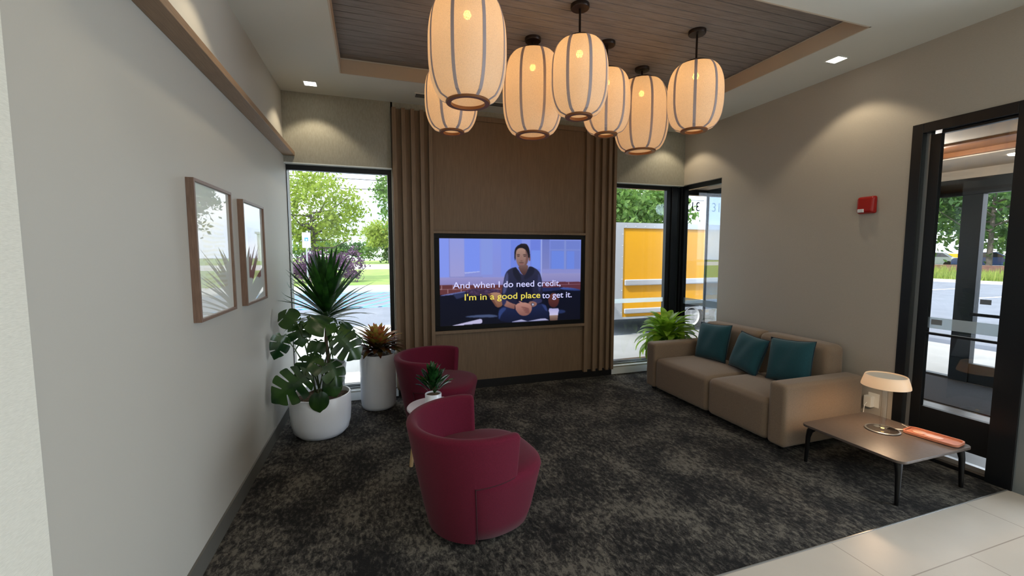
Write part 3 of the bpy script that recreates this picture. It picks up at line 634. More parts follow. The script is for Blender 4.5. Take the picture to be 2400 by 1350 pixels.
lantern(.624, 2.793, 2.56, 3.245, .245, .20, 'large cream fabric lantern pendant nearest the camera, top cut by the photo edge')
lantern(.646, 3.495, 2.56, 3.10, .205, .21, 'cream lantern pendant hanging farthest left, half hidden behind the largest one')
lantern(1.297, 3.381, 2.56, 3.245, .240, .026, 'large cream lantern pendant with a very short stem, second from left in front')
lantern(1.443, 2.84, 2.565, 3.115, .200, -.08, 'cream lantern pendant on a long stem in the middle of the group')
lantern(1.908, 3.254, 2.585, 3.125, .195, .255, 'small cream lantern pendant tucked behind the middle one')
lantern(2.477, 3.582, 2.56, 3.24, .245, -.21, 'large cream lantern pendant hanging lowest toward the right window')
lantern(2.48, 2.869, 2.565, 3.10, .208, .07, 'cream lantern pendant farthest right, on a long stem')

# ================================================================== barrel chairs
def barrel_chair(x, y, rz, label):
    A = empty('barrel_chair', (x, y, 0), rz, label=label, cat='armchair', group='burgundy barrel chairs')
    MB().lathe([(0, 0), (.21, 0), (.215, .02), (.20, .035), (0, .035)], n=48).build('swivel_base', M['toe'], A, smooth=40)
    # seat block: round behind, squarer in front
    def sq(a, t_):
        c, s_ = math.cos(a), math.sin(a); n_ = 2.0 + .9 * max(0, c); return 1 / (abs(c) ** n_ + abs(s_) ** n_) ** (1 / n_)
    pr = [(0, .035), (.240, .035), (.268, .045), (.292, .12), (.318, .24), (.338, .34), (.346, .375), (.340, .400), (.318, .416), (.28, .424), (.16, .436), (0, .440)]
    MB().lathe(pr, (.028, 0, 0), n=96, mod=sq).build('seat', M['chair'], A, smooth=70)
    n_a, thick, H_t = 120, .060, .655; a_full = R(112); a_low = R(69)
    def rad(t_): return .276 + .112 * t_ ** .85
    def section(aa, zlo, zhi, inset=0.):
        zz = [zlo + (zhi - zlo) * k / 10 for k in range(11)]; pts = []
        for z in zz: pts.append((rad(z / H_t) - inset, z))
        rr = rad(zhi / H_t) - inset; th = thick - 2 * inset
        for k in range(1, 8): q = PI * k / 8; pts.append((rr - th / 2 + th / 2 * math.cos(q), zhi + .024 * math.sin(q)))
        for z in reversed(zz): pts.append((rad(z / H_t) - inset - th, z))
        return pts
    secs = []
    for k in range(n_a + 1):
        a = -a_full + 2 * a_full * k / n_a; aa = abs(a); da = R(3.5)
        zlo = .038 if aa < a_low else .380 + .020 * min(1, (aa - a_low) / R(40))
        e = max(0, (aa - a_full + da) / da); e2 = max(0, (aa - R(96)) / R(16))
        inset = .016 * (1 - math.sqrt(max(0, 1 - e * e))); zhi = H_t - .024 - .010 * e2 ** 2 - .022 * (1 - math.sqrt(max(0, 1 - e * e)))
        ph = PI + a; secs.append([(r * math.cos(ph) + .015 - .02 * (z / H_t), r * math.sin(ph), z) for r, z in section(aa, zlo, zhi, inset)])
    m_ = len(secs[0]); vs = [v for s in secs for v in s]; fs = []
    for k in range(n_a):
        for j in range(m_): fs.append((k * m_ + j, (k + 1) * m_ + j, (k + 1) * m_ + (j + 1) % m_, k * m_ + (j + 1) % m_))
    fs += [tuple(range(m_)), tuple(range(n_a * m_, (n_a + 1) * m_))[::-1]]
    MB().add(vs, fs).build('back_shell', M['chair'], A, smooth=50)
    # stitched seams between shell and seat block
    for sg in (-1, 1):
        aS = PI + sg * (a_low + .012); P_ = [((rad(z / H_t) + .001) * math.cos(aS) + .015 - .02 * z / H_t, (rad(z / H_t) + .001) * math.sin(aS), z) for z in [.045 + .338 * k / 12 for k in range(13)]]
        P_ += [((rad(.383 / H_t) + .001) * math.cos(PI + sg * t_) + .015 - .012, (rad(.383 / H_t) + .001) * math.sin(PI + sg * t_), .378 + .020 * min(1, (t_ - a_low) / R(40))) for t_ in [a_low + .012 + (a_full - a_low - .03) * k / 12 for k in range(13)]]
        MB().tube(P_, .0028, 6).build('seam', M['seam'], A, smooth=80)
    return A
M['seam'] = mat('dark_burgundy_seam', (48, 8, 20), .9)
barrel_chair(.555, 2.40, R(8), 'burgundy barrel chair nearest the camera, seen from behind')
barrel_chair(.565, 3.98, R(-25), 'burgundy barrel chair farther back, below the television beside the white planters')
# side table and its plant
S_ = empty('side_table', (.43, 3.17, 0), label='small round side table with pale top between the two burgundy chairs', cat='side table')
MB().lathe([(0, .43), (.198, .43), (.203, .436), (.203, .444), (.198, .45), (0, .45)], n=64).build('tabletop', M['ltop'], S_, smooth=40)
for k in range(3):
    a = R(180 + 120 * k); MB().tube([(.18 * math.cos(a), .18 * math.sin(a), 0), (.13 * math.cos(a), .13 * math.sin(a), .43)], [.014, .018], 10).build('leg', M['lwood'], S_, smooth=60)
MB().tube([(.13 * math.cos(R(180 + 120 * k)), .13 * math.sin(R(180 + 120 * k)), .415) for k in (0, 1, 2, 0)], .009, 8).build('brace', M['lwood'], S_)

# ================================================================== plants
def leafmat(name, c, c2, tr=.25, rough=.35, sc=14): return mat(name, c, rough, col2=c2, nscale=sc, transl=tr, lo=.4, hi=.6)
M['dra'] = leafmat('dark_dracaena_leaf', (26, 62, 22), (50, 96, 34)); M['mon'] = leafmat('monstera_leaf', (22, 52, 24), (52, 84, 34), .22, .3, 6)
M['stem'] = mat('green_stem', (74, 92, 50), .5); M['trunk'] = mat('brown_cane', (96, 78, 56), .8, col2=(70, 56, 40), nscale=30)
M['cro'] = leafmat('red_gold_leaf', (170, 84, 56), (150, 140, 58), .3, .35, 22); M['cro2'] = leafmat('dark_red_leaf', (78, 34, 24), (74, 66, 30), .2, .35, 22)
M['lime'] = leafmat('lime_leaf', (122, 166, 44), (168, 204, 70), .45, .35, 10); M['zz'] = leafmat('glossy_green_leaf', (20, 54, 26), (40, 84, 38), .15, .2, 30)
def blade(L, wid, az, el, droop, n=9, fold=.25, org=(0, 0, 0), twist=0., shape='lance'):
    """strap leaf from org, leaving at azimuth az and elevation el, curving down by droop radians"""
    b = MB(); p = Vector(org); vs = []; side = Vector((-math.sin(az), math.cos(az), 0)); ds = L / n
    for i in range(n + 1):
        t_ = i / n; e = el - droop * t_ ** 1.3; dr = Vector((math.cos(az) * math.cos(e), math.sin(az) * math.cos(e), math.sin(e))); up = side.cross(dr) * -1
        sd = side * math.cos(twist * t_) + up * math.sin(twist * t_)
        if shape == 'lance': w = wid * (min(1, .45 + t_ * 2.2) * (1 - max(0, (t_ - .45) / .55) ** 1.6))
        else: w = wid * (math.sin(PI * min(1, (t_ * .93 + .05))) ** .8)
        w = max(w, .0012)
        vs += [p - sd * w / 2 + up * w * fold, p, p + sd * w / 2 + up * w * fold]; p = p + dr * ds
    fs = []
    for i in range(n): a = i * 3; fs += [(a, a + 1, a + 4, a + 3), (a + 1, a + 2, a + 5, a + 4)]
    return b.add(vs, fs)
def keep(b, root_loc, xmin=-.80, ymax=4.925, xmax=99, soft=.07):
    rx, ry = root_loc
    for i, (x, y, z) in enumerate(b.v):
        X, Y = x + rx, y + ry; xm = xmin - .018 * (4.9 - Y) * (xmin < -.5) + .008
        if X < xm + soft: X = xm + soft * math.exp(-(xm + soft - X) / soft)
        if X > xmax - soft: X = xmax - soft * math.exp(-(X - xmax + soft) / soft)
        if Y > ymax - soft: Y = ymax - soft * math.exp(-(Y - ymax + soft) / soft)
        b.v[i] = (X - rx, Y - ry, z)
    return b
def pot(root, prof, soil_r, soil_z, soilm=None):
    MB().lathe(prof, n=72).build('planter', M['pot'], root, smooth=50)
    b = MB(); b.grid(lambda u, v: (soil_r * v * math.cos(2 * PI * u), soil_r * v * math.sin(2 * PI * u), soil_z + .012 * math.sin(9 * u * PI) * v + .01 * (1 - v)), 36, 6); b.build('soil', soilm or M['soil'], root, smooth=60)
# big round pot with monstera
PB = empty('monstera_plant', (-.45, 4.03, 0), label='monstera with split leaves in a wide white pot at the left wall', cat='potted plant')
pot(PB, [(0, 0), (.15, 0), (.19, .012), (.225, .05), (.243, .12), (.25, .22), (.252, .36), (.247, .368), (.238, .368), (.234, .36), (.230, .25), (0, .25)], .232, .325)
def monstera_leaf(size, splits=4, holes=True):
    """heart-shaped blade in local xy with deep slots between its lobes: stem joins at the origin, tip toward +x"""
    N = 96; out = []; mid = []
    sl = [.26 + .50 * k / max(1, splits - 1) for k in range(splits)] if splits else []
    for i in range(N + 1):
        t_ = i / N; ang = PI * (1 - t_); r_ = .60 * (1 + .20 * math.cos(ang)); x = .34 + r_ * math.cos(ang); yv = .90 * r_ * math.sin(ang)
        if t_ > .9: x += (t_ - .9) * 1.1
        if t_ < .10: x += (.10 - t_) * 2.2
        mx_ = min(.92, max(.02, .06 + .72 * x)); d_ = min([abs(t_ - s) for s in sl] or [9]); hw = .020
        if d_ < hw: k = 1 - .74 * (1 - (d_ / hw) ** 4)
        else: k = 1 - (.05 * max(0, 1 - (d_ - hw) / .02) if sl else 0)
        out.append((mx_ + (x - mx_) * k, yv * k)); mid.append(mx_ if sl else max(0, min(.95, x)))
    vs = []; fs = []
    def z(x, yv): return -.22 * x * x - .34 * yv * yv + .03 * math.sin(9 * yv + 3 * x)
    for sgn in (1, -1):
        o = len(vs)
        for i in range(N + 1):
            x, yv = out[i]
            for q in range(6): f_ = q / 5; xx = mid[i] + (x - mid[i]) * f_; yy = sgn * yv * f_; vs.append((xx * size, yy * size, z(xx, yy) * size))
        for i in range(N):
            for q in range(5):
                f4 = (o + i * 6 + q, o + i * 6 + q + 1, o + (i + 1) * 6 + q + 1, o + (i + 1) * 6 + q); fs.append(f4 if sgn > 0 else f4[::-1])
    return MB().add(vs, fs)
def place_leaf(root, P, size, face, tip, splits=4, base=None):
    """P: stem junction (root local); face: leaf normal; tip: pointing direction"""
    nrm = Vector(face).normalized(); tx = Vector(tip); tx = (tx - nrm * tx.dot(nrm)).normalized(); ty = nrm.cross(tx)
    Mx = Matrix((tx, ty, nrm)).transposed().to_4x4(); Mx.translation = Vector(P)
    lf = keep(monstera_leaf(size, splits).xf(Mx), (-.45, 4.03)).build('leaf', M['mon'], root, smooth=60)
    b0 = Vector(base or (random.uniform(-.06, .06), random.uniform(-.06, .06), .32)); P = Vector(P); mid = b0.lerp(P, .55) + Vector((0, 0, .10 + .15 * random.random()))
    pts = [b0 * (1 - t_) ** 2 + mid * 2 * t_ * (1 - t_) + P * t_ ** 2 for t_ in [k / 8 for k in range(9)]]
    MB().tube(pts, [.006] * 5 + [.004] * 4, 7).build('stalk', M['stem'], root, smooth=80)
V = lambda x, y, z: (x + .45, y - 4.03, z)
for a in ((-.52, 3.72, .62, .27, (.15, -1, .3), (-.80, -.1, -.60), 4), (-.29, 3.88, .90, .24, (.15, -1, .45), (.62, 0, -.75), 4),
          (-.70, 3.84, .93, .17, (.6, -1, .2), (-.35, 0, -.9), 3), (-.60, 3.90, 1.03, .17, (-.2, -1, .5), (-.75, .1, .45), 2),
          (-.52, 3.95, 1.03, .22, (0, -.6, .8), (.85, -.3, -.15), 2), (-.60, 3.98, 1.00, .17, (.1, -1, .4), (.1, .1, -.9), 3),
          (-.44, 3.77, .44, .14, (.1, -1, .2), (.10, -.1, -1), 0), (-.47, 3.86, .74, .21, (0, -.55, .8), (-.35, -.7, -.5), 3),
          (-.36, 3.90, .66, .19, (.3, -.8, .5), (.45, -.4, -.7), 3), (-.36, 3.92, .52, .15, (.2, -1, .3), (.3, -.1, -1), 0),
          (-.28, 4.10, .95, .17, (.5, -.6, .6), (.9, 0, -.3), 2), (-.45, 4.0, .84, .14, (.1, -.9, .4), (-.2, 0, -.9), 2)):
    place_leaf(PB, V(*a[:3]), *a[3:])
# dracaena behind it in its own tall pot
PD = empty('dracaena_plant', (-.43, 4.56, 0), label='tall spiky dracaena in a white pot in front of the left window', cat='potted plant')
pot(PD, [(0, 0), (.11, 0), (.125, .02), (.155, .35), (.172, .50), (.168, .505), (.160, .50), (.15, .40), (0, .40)], .155, .46)
MB().tube([(.02, 0, .44), (-.01, -.02, .7), (.0, 0, .95), (.0, 0, 1.08)], [.02, .018, .016, .010], 12).build('trunk', M['trunk'], PD, smooth=60)
for k in range(96):
    t_ = k / 95; az = k * 2.399963 + random.uniform(-.2, .2); el = R(-16 + 98 * t_ ** .85 + random.uniform(-7, 7))
    zz_ = .88 + .20 * t_ ** .9; L_ = random.uniform(.50, .62) * (.88 + .26 * t_); 
    sn = math.sin(az); cs = math.cos(az)
    if sn > 0: L_ *= 1 - .2 * sn * math.cos(el)            # leaves bend off the window glass
    
    keep(blade(L_, .042 + .022 * t_, az, el, R(46 * (1 - t_) ** 1.5 + 3), org=(.012 * cs, .012 * sn, zz_), fold=.18), (-.43, 4.56)).build('leaf', M['dra'], PD, smooth=60)
# croton-like plant in the tall pot
PC = empty('bromeliad_plant', (.045, 4.565, 0), label='red and gold leaved plant in a tall white cylinder pot', cat='potted plant')
pot(PC, [(0, 0), (.14, 0), (.16, .01), (.170, .04), (.176, .10), (.180, .55), (.178, .57), (.170, .57), (.166, .55), (.162, .42), (0, .42)], .164, .53)
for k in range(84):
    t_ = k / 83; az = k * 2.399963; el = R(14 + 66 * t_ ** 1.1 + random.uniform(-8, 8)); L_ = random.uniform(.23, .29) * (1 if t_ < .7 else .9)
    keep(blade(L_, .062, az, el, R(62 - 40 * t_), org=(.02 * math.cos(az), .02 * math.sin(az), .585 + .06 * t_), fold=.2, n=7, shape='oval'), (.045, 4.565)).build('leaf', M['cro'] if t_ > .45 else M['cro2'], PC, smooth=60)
for k in range(9):
    a = k * .7; MB().lathe([(0, -.012), (.018, 0), (.012, .01), (0, .012)], (.12 * math.cos(a), .12 * math.sin(a), .545), n=8).build('pebble', M['stone'], PC, smooth=80)
# lime plant behind the sofa
PL = empty('lime_leaf_plant', (3.60, 4.53, 0), label='bright lime green leafy plant in a white pot behind the sofa arm', cat='potted plant')
pot(PL, [(0, 0), (.15, 0), (.18, .02), (.205, .08), (.21, .40), (.207, .41), (.198, .41), (.195, .34), (0, .34)], .195, .38)
for k in range(90):
    t_ = k / 89; az = k * 2.399963 + random.uniform(-.2, .2); el = R(8 + 74 * t_ + random.uniform(-8, 8)); L_ = random.uniform(.38, .52) * (1 - .2 * t_)
    b = keep(blade(L_, .105, az, el, R(118 - 50 * t_), org=(.03 * math.cos(az), .03 * math.sin(az), .42 + .16 * t_), fold=.15, n=9, shape='oval'), (3.60, 4.53), xmax=4.03)
    b.v = [(x, max(y, -.262 + .0 * z) if z < .60 else y, z) for x, y, z in b.v]
    b.build('leaf', M['lime'], PL, smooth=60)
# little plant on the side table
PZ = empty('small_potted_plant', (.42, 3.15, .45), label='small glossy green plant in a white pot on the round side table', cat='potted plant')
MB().lathe([(0, 0), (.046, 0), (.054, .006), (.059, .02), (.061, .10), (.059, .103), (.054, .103), (.052, .08), (0, .08)], n=48).build('planter', M['pot'], PZ, smooth=50)
MB().lathe([(0, .088), (.054, .088), (.054, .092), (0, .096)], n=24).build('soil', M['soil'], PZ)
for k in range(46):
    t_ = k / 45; az = k * 2.399963; el = R(38 + 50 * t_); L_ = random.uniform(.10, .13); h_ = random.uniform(.0, .07) * (1 - abs(t_ - .5)); rr = .045 * (1 - t_)
    blade(L_ * 1.15, .042, az, el, R(24), org=(rr * math.cos(az), rr * math.sin(az),   .10 + h_ + .07 * t_), fold=.2, n=6, shape='oval').build('leaf', M['zz'], PZ, smooth=60)

# ================================================================== sofa
SO = empty('sofa', (3.52, 3.36, 0), label='taupe two-seat modular sofa against the right wall', cat='sofa')
def cushion_box(x0, x1, y0, y1, z0, z1, bev, bulge=0., nx=10, ny=10, nz=5):
    """block with rounded edges and a crowned top, as a dense superellipsoid-like box"""
    b = MB(); cx, cy, cz = (x0 + x1) / 2, (y0 + y1) / 2, (z0 + z1) / 2; hx, hy, hz = (x1 - x0) / 2, (y1 - y0) / 2, (z1 - z0) / 2
    def p(ax, u, v):
        q = [0, 0, 0]; a, s = ax; o = [i for i in range(3) if i != a]; q[a] = s; q[o[0]] = u; q[o[1]] = v
        P = Vector((q[0] * hx, q[1] * hy, q[2] * hz)); Cc = Vector([max(-h + bev, min(h - bev, c)) for c, h in zip(P, (hx, hy, hz))]); d_ = P - Cc
        if d_.length > 1e-9: P = Cc + d_.normalized() * bev
        P.z += bulge * (1 - q[0] ** 4) * (1 - q[1] ** 4) * (q[2] > 0) * q[2]
        return (cx + P.x, cy + P.y, cz + P.z)
    def ticks(n, h):  # dense near the edges
        e = bev / h; t_ = [-1 + e * (k / 4) for k in range(4)] + [(-1 + e) + (2 - 2 * e) * k / n for k in range(n + 1)] + [1 - e + e * (k + 1) / 4 for k in range(4)]; return t_
    hs = (hx, hy, hz)
    for a in range(3):
        o = [i for i in range(3) if i != a]; U, Vv = ticks(8, hs[o[0]]), ticks(8, hs[o[1]])
        for s in (-1, 1):
            vs = [p((a, s), u, v) for v in Vv for u in U]; nu = len(U)
            fs = [(j * nu + i, j * nu + i + 1, (j + 1) * nu + i + 1, (j + 1) * nu + i) for j in range(len(Vv) - 1) for i in range(nu - 1)]
            if (s > 0) != (a != 1): fs = [f_[::-1] for f_ in fs]
            b.add(vs, fs)
    return b
def sb(b): return b.xf(Matrix.Translation((-3.52, -3.36, 0)))
def weld(o):
    q = o.modifiers.new('weld', 'WELD'); q.merge_threshold = .0004; return o
Z0 = .035
for y0, y1, nm in ((2.612, 3.272, 'seat'), (3.278, 4.085, 'seat')): weld(sb(cushion_box(3.09, 3.86, y0, y1, Z0, .385, .05, .022)).build(nm, M['sofa'], SO, smooth=89))
for y0, y1 in ((2.445, 2.607), (4.09, 4.252)): weld(sb(cushion_box(3.09, 3.985, y0, y1, Z0, .555, .035)).build('arm', M['sofa'], SO, smooth=89))
for y0, y1 in ((2.612, 3.325), (3.332, 4.085)): weld(sb(cushion_box(3.775, 3.99, y0, y1, .30, .785, .055, .008)).build('backrest', M['sofa'], SO, smooth=89))
for x, y in ((3.16, 2.52), (3.16, 4.18), (3.90, 2.52), (3.90, 4.18), (3.16, 3.27)): sb(MB().lathe([(0, 0), (.022, 0), (.022, .05), (0, .05)], (x, y, 0), n=16)).build('foot', M['table_leg'], SO)
# throw cushions
def pillow(c, sz, lean, yaw, roll, label):
    A = empty('throw_cushion', c, label=label, cat='cushion', group='teal cushions on the sofa')
    A.rotation_euler = Euler((roll, lean, yaw), 'XYZ'); N = 18; h = sz / 2; th = .075
    def fn(s):
        def g(u, v):
            a, b_ = u * 2 - 1, v * 2 - 1; pin = 1 - .07 * (1 - a * a * .0) * (1 - abs(b_) ** 2) * abs(a) ** 3 ; pin2 = 1 - .07 * (1 - abs(a) ** 2) * abs(b_) ** 3
            t_ = th * ((1 - a ** 4) * (1 - b_ ** 4)) ** .6; return (s * t_ + .004 * math.sin(7 * a + 3 * b_) * (1 - a * a) * (1 - b_ * b_), a * h * pin, b_ * h * pin2)
        return g
    b = MB(); b.grid(fn(1), N, N); k = len(b.f); b.grid(fn(-1), N, N); b.f = b.f[:k] + [f_[::-1] for f_ in b.f[k:]]
    o = b.build('cushion_body', M['teal'], A, smooth=89); weld(o)
    pts = [fn(1)(u, 0)[1:] for u in [i / 12 for i in range(13)]] + [fn(1)(1, v)[1:] for v in [i / 12 for i in range(1, 13)]] + [fn(1)(1 - u, 1)[1:] for u in [i / 12 for i in range(1, 13)]] + [fn(1)(0, 1 - v)[1:] for v in [i / 12 for i in range(1, 13)]]
    MB().tube([(0, p[0], p[1]) for p in pts], .0035, 6, caps=False).build('piping', M['teal_dark'], A, smooth=80)
pillow((3.645, 3.80, .600), .42, R(15), R(4), R(-3), 'teal cushion against the far arm end of the sofa, leftmost of three')
pillow((3.610, 3.29, .585), .385, R(18), R(-6), R(5), 'teal cushion in the middle of the sofa, over the gap between seats')
pillow((3.645, 2.865, .605), .41, R(14), R(6), R(-4), 'teal cushion nearest the camera on the sofa')

# ================================================================== coffee table, lamp, tray
CT = empty('coffee_table', (3.47, 1.995, 0), label='low square grey coffee table with black legs beside the sofa', cat='coffee table')
b = MB().rrect(-.365, .365, -.335, .335, .282, .2995, .05); b.build('tabletop', M['table'], CT, bevel=.003)
for sx in (-1, 1):
    for sy in (-1, 1):
        px, py = sx * .325, sy * .295
        MB().tube([(px + sx * .005, py + sy * .005, 0), (px, py, .20), (px - sx * .006, py - sy * .006, .245), (px - sx * .02, py - sy * .02, .274)], [.012, .017, .021, .028], 10).build('leg', M['table_leg'], CT, smooth=60)
MB().box(-.31, .31, -.29, -.27, .262, .282).box(-.31, .31, .27, .29, .262, .282).box(-.31, -.29, -.27, .27, .262, .282).box(.29, .31, -.27, .27, .262, .282).build('apron', M['table_leg'], CT)
LP = empty('table_lamp', (3.545, 2.035, .301), label='white mushroom table lamp with clear stem on the coffee table', cat='table lamp')
gl = glass('clear_acrylic', (.97, .97, .96), 2.0)
MB().lathe([(0, 0.001), (.098, .001), (.101, .004), (.100, .008), (.03, .010), (.021, .014), (.0175, .03), (.017, .34), (0, .34)], n=64).build('clear_base', gl, LP, smooth=40)
MB().lathe([(.092, .0085), (.102, .0035), (.1035, .006), (.1, .010), (.092, .0085)], n=64, close=False).build('base_rim', M['alu'], LP, smooth=60)
MB().lathe([(0, .0142), (.011, .0144), (.011, .0158), (0, .016)], n=24).build('glowing_button', emis('warm_glow', (255, 214, 130), 2.5), LP)
MB().lathe([(.140, .330), (.143, .331), (.141, .345), (.124, .405), (.119, .411), (.119, .402), (.136, .345), (.138, .331), (.140, .330)], n=72, close=False).build('lamp_shade', M['lamp_shade'], LP, smooth=50)
MB().lathe([(0, .398), (.118, .398), (.119, .402), (0, .404)], n=64).build('shade_top', M['lamp_top'], LP, smooth=40)
MB().lathe([(0, .335), (.045, .335), (.045, .385), (0, .385)], n=32).build('light_disc', emis('lamp_disc', (255, 205, 140), 6), LP)
l = light('table_lamp_light', 'SPOT', (0, 0, .330), 12.0, (1, .68, .42), shadow_soft_size=.05, spot_size=R(165), spot_blend=.6); l.parent = LP
l = light('table_lamp_inner_light', 'POINT', (.08, 0, .36), .8, (1, .70, .45), shadow_soft_size=.02); l.parent = LP
cabl = MB().tube([(3.67, 1.99, .305), (3.70, 1.965, .304), (3.735, 1.955, .305), (3.77, 2.0, .304), (3.79, 2.05, .306)], .0028, 8).tube([(3.635, 2.005, .306), (3.70, 1.962, .306)], .006, 8).build('charging_cable', M['plate'], None, smooth=60)
tag(cabl, 'white charging cable lying on the coffee table beside the lamp base', 'cable')
TR = empty('tray', (3.725, 1.83, .301), R(8), label='copper coloured oblong tray on the coffee table', cat='tray')
b = MB().rrect(-.075, .075, -.145, .145, 0, .008, .035); b.build('tray_base', M['tray_dark'], TR, bevel=.002)
MB().rrect(-.068, .068, -.138, .138, .008, .010, .031).build('tray_lining', M['tray'], TR)
def ring_rr(x, y_, r, n=8):
    p = []
    for cx, cy, a in ((x - r, y_ - r, 0), (-x + r, y_ - r, 90), (-x + r, -y_ + r, 180), (x - r, -y_ + r, 270)): p += [(cx + r * math.cos(R(a + 90 * i / n)), cy + r * math.sin(R(a + 90 * i / n))) for i in range(n + 1)]
    return p
P0, P1 = ring_rr(.078, .148, .037), ring_rr(.070, .140, .031); n_ = len(P0)
vs = [(x, y, .004) for x, y in P0] + [(x, y, .020) for x, y in P0] + [(x, y, .020) for x, y in P1] + [(x, y, .010) for x, y in P1]
MB().add(vs, [(j * n_ + i, j * n_ + (i + 1) % n_, (j + 1) * n_ + (i + 1) % n_, (j + 1) * n_ + i) for j in range(3) for i in range(n_)]).build('tray_rim', M['tray'], TR, smooth=40)
MB().lathe([(0, .010), (.036, .010), (.038, .014), (.034, .017), (0, .017)], (.0, .072, 0), n=40).build('round_charging_pad', M['clear'], TR, smooth=40)
b = MB().rrect(-.03, .03, -.055, .045, .010, .0135, .029); b.build('oval_charging_pad', M['clear'], TR, bevel=.001)
# outlet and adaptor
O = empty('wall_outlet', (XR, 2.41, .345), label='white wall outlet low on the right wall behind the lamp', cat='outlet')
MB().box(-.006, 0, -.042, .042, -.06, .06).build('cover_plate', M['plate'], O, bevel=.002)
A_ = empty('power_adaptor', (XR - .006, 2.43, .335), label='boxy white power adaptor plugged into the wall outlet', cat='adaptor')
MB().box(-.045, 0, -.03, .03, -.05, .045).build('adaptor_body', M['plate'], A_, bevel=.004)
MB().tube([(-.045, 0, -.01), (-.075, .0, -.03), (-.10, -.01, -.12), (-.10, -.05, -.30), (-.09, -.15, -.328)], .003, 8).build('cord', M['plate'], A_, smooth=60)
# alarm
AL = empty('fire_alarm', (XR, 2.555, 2.005), label='red fire alarm strobe on the right wall above the sofa end', cat='fire alarm')
b = MB(); b.add([(0, -.075, -.075), (0, .075, -.075), (0, .075, .08), (0, -.075, .08), (-.055, -.062, -.060), (-.055, .062, -.060), (-.045, .064, .068), (-.045, -.064, .068)], [(0, 1, 2, 3), (7, 6, 5, 4), (0, 4, 5, 1), (1, 5, 6, 2), (2, 6, 7, 3), (3, 7, 4, 0)])
b.build('alarm_body', M['red'], AL, bevel=.018, seg=4)
MB().box(-.060, -.040, .000, .050, -.060, -.030).build('strobe_lens', M['lens'], AL, bevel=.006)

# ================================================================== outside
M['asphalt'] = mat('parking_lot_asphalt', (116, 122, 132), .9, col2=(106, 112, 122), nscale=1.2)
M['concrete'] = mat('pale_concrete', (196, 194, 188), .85, col2=(186, 184, 178), nscale=2)
M['grass'] = mat('mown_grass', (112, 142, 62), .95, col2=(136, 158, 78), nscale=.8, bump=.6, bscale=30, bdist=.03)
M['tall_grass'] = mat('tall_grass', (120, 142, 64), .95, col2=(150, 160, 84), nscale=6, transl=.3)
M['blue_paint'] = mat('blue_road_paint', (70, 150, 200), .7); M['white_paint'] = mat('white_road_paint', (226, 226, 222), .7)
M['yellow_side'] = mat('yellow_trailer_panel', (244, 178, 26), .3, coat=.3); M['trailer_metal'] = mat('bare_aluminium_trim', (205, 212, 222), .35, .4)
M['tyre'] = mat('black_tyre', (24, 24, 26), .8); M['rim'] = mat('white_wheel_rim', (214, 218, 222), .4)
def lm(n, a, b): return mat(n, a, .6, col2=b, nscale=3, transl=.45)
LG = lm('yellow_green_leaves', (126, 150, 50), (156, 172, 72)); MG = lm('mid_green_leaves', (84, 122, 56), (116, 148, 70)); DG = lm('dark_green_leaves', (56, 92, 50), (84, 118, 60)); PU = lm('purple_leaves', (92, 66, 96), (124, 92, 122))
M['bark'] = mat('grey_brown_bark', (96, 88, 84), .9, col2=(76, 70, 66), nscale=8)
GZ = -.03
struct(MB().box(-70, 140, 5.10, 150, GZ - .2, GZ).build('ground_asphalt', M['asphalt']))
struct(MB().box(7.1, 140, -60, 5.10, GZ - .2, GZ).build('ground_asphalt', M['asphalt']))
struct(MB().box(-12, 4.3, 5.10, 9.8, GZ, .0).box(4.3, 7.0, 5.3, 7.15, GZ, 0).box(7.1, 9.6, 1.0, 7.15, GZ, 0).build('sidewalk', M['concrete']))
struct(MB().box(-40, 12, 18.4, 21.6, GZ, .06).build('kerb', M['concrete']))
struct(MB().box(-60, 60, 21.6, 42, GZ, .08).box(-60, 80, 62, 130, GZ, .05).build('grass_strip', M['grass']))
struct(MB().box(-60, 80, 42, 62, GZ, .03).build('road', M['concrete']))
b = MB()
for k in range(16): x = -7 + k * .55; b.add([(x, 13.4, GZ + .004), (x + .12, 13.4, GZ + .004), (x + 2.6, 18.3, GZ + .004), (x + 2.48, 18.3, GZ + .004)], [(0, 1, 2, 3)])
for y in (13.4, 18.25): b.box(-7, 4.5, y, y + .12, GZ, GZ + .004)
tag(b.build('hatched_parking_lines', M['blue_paint']), 'blue hatched parking lines painted on the lot outside the left window', 'road marking')
b = MB()
for k in range(9): b.box(20.5, 25.8, -2 + k * 2.8, -1.88 + k * 2.8, GZ, GZ + .004)
tag(b.build('parking_lines', M['white_paint']), 'white parking bay lines on the lot beyond the entrance', 'road marking')
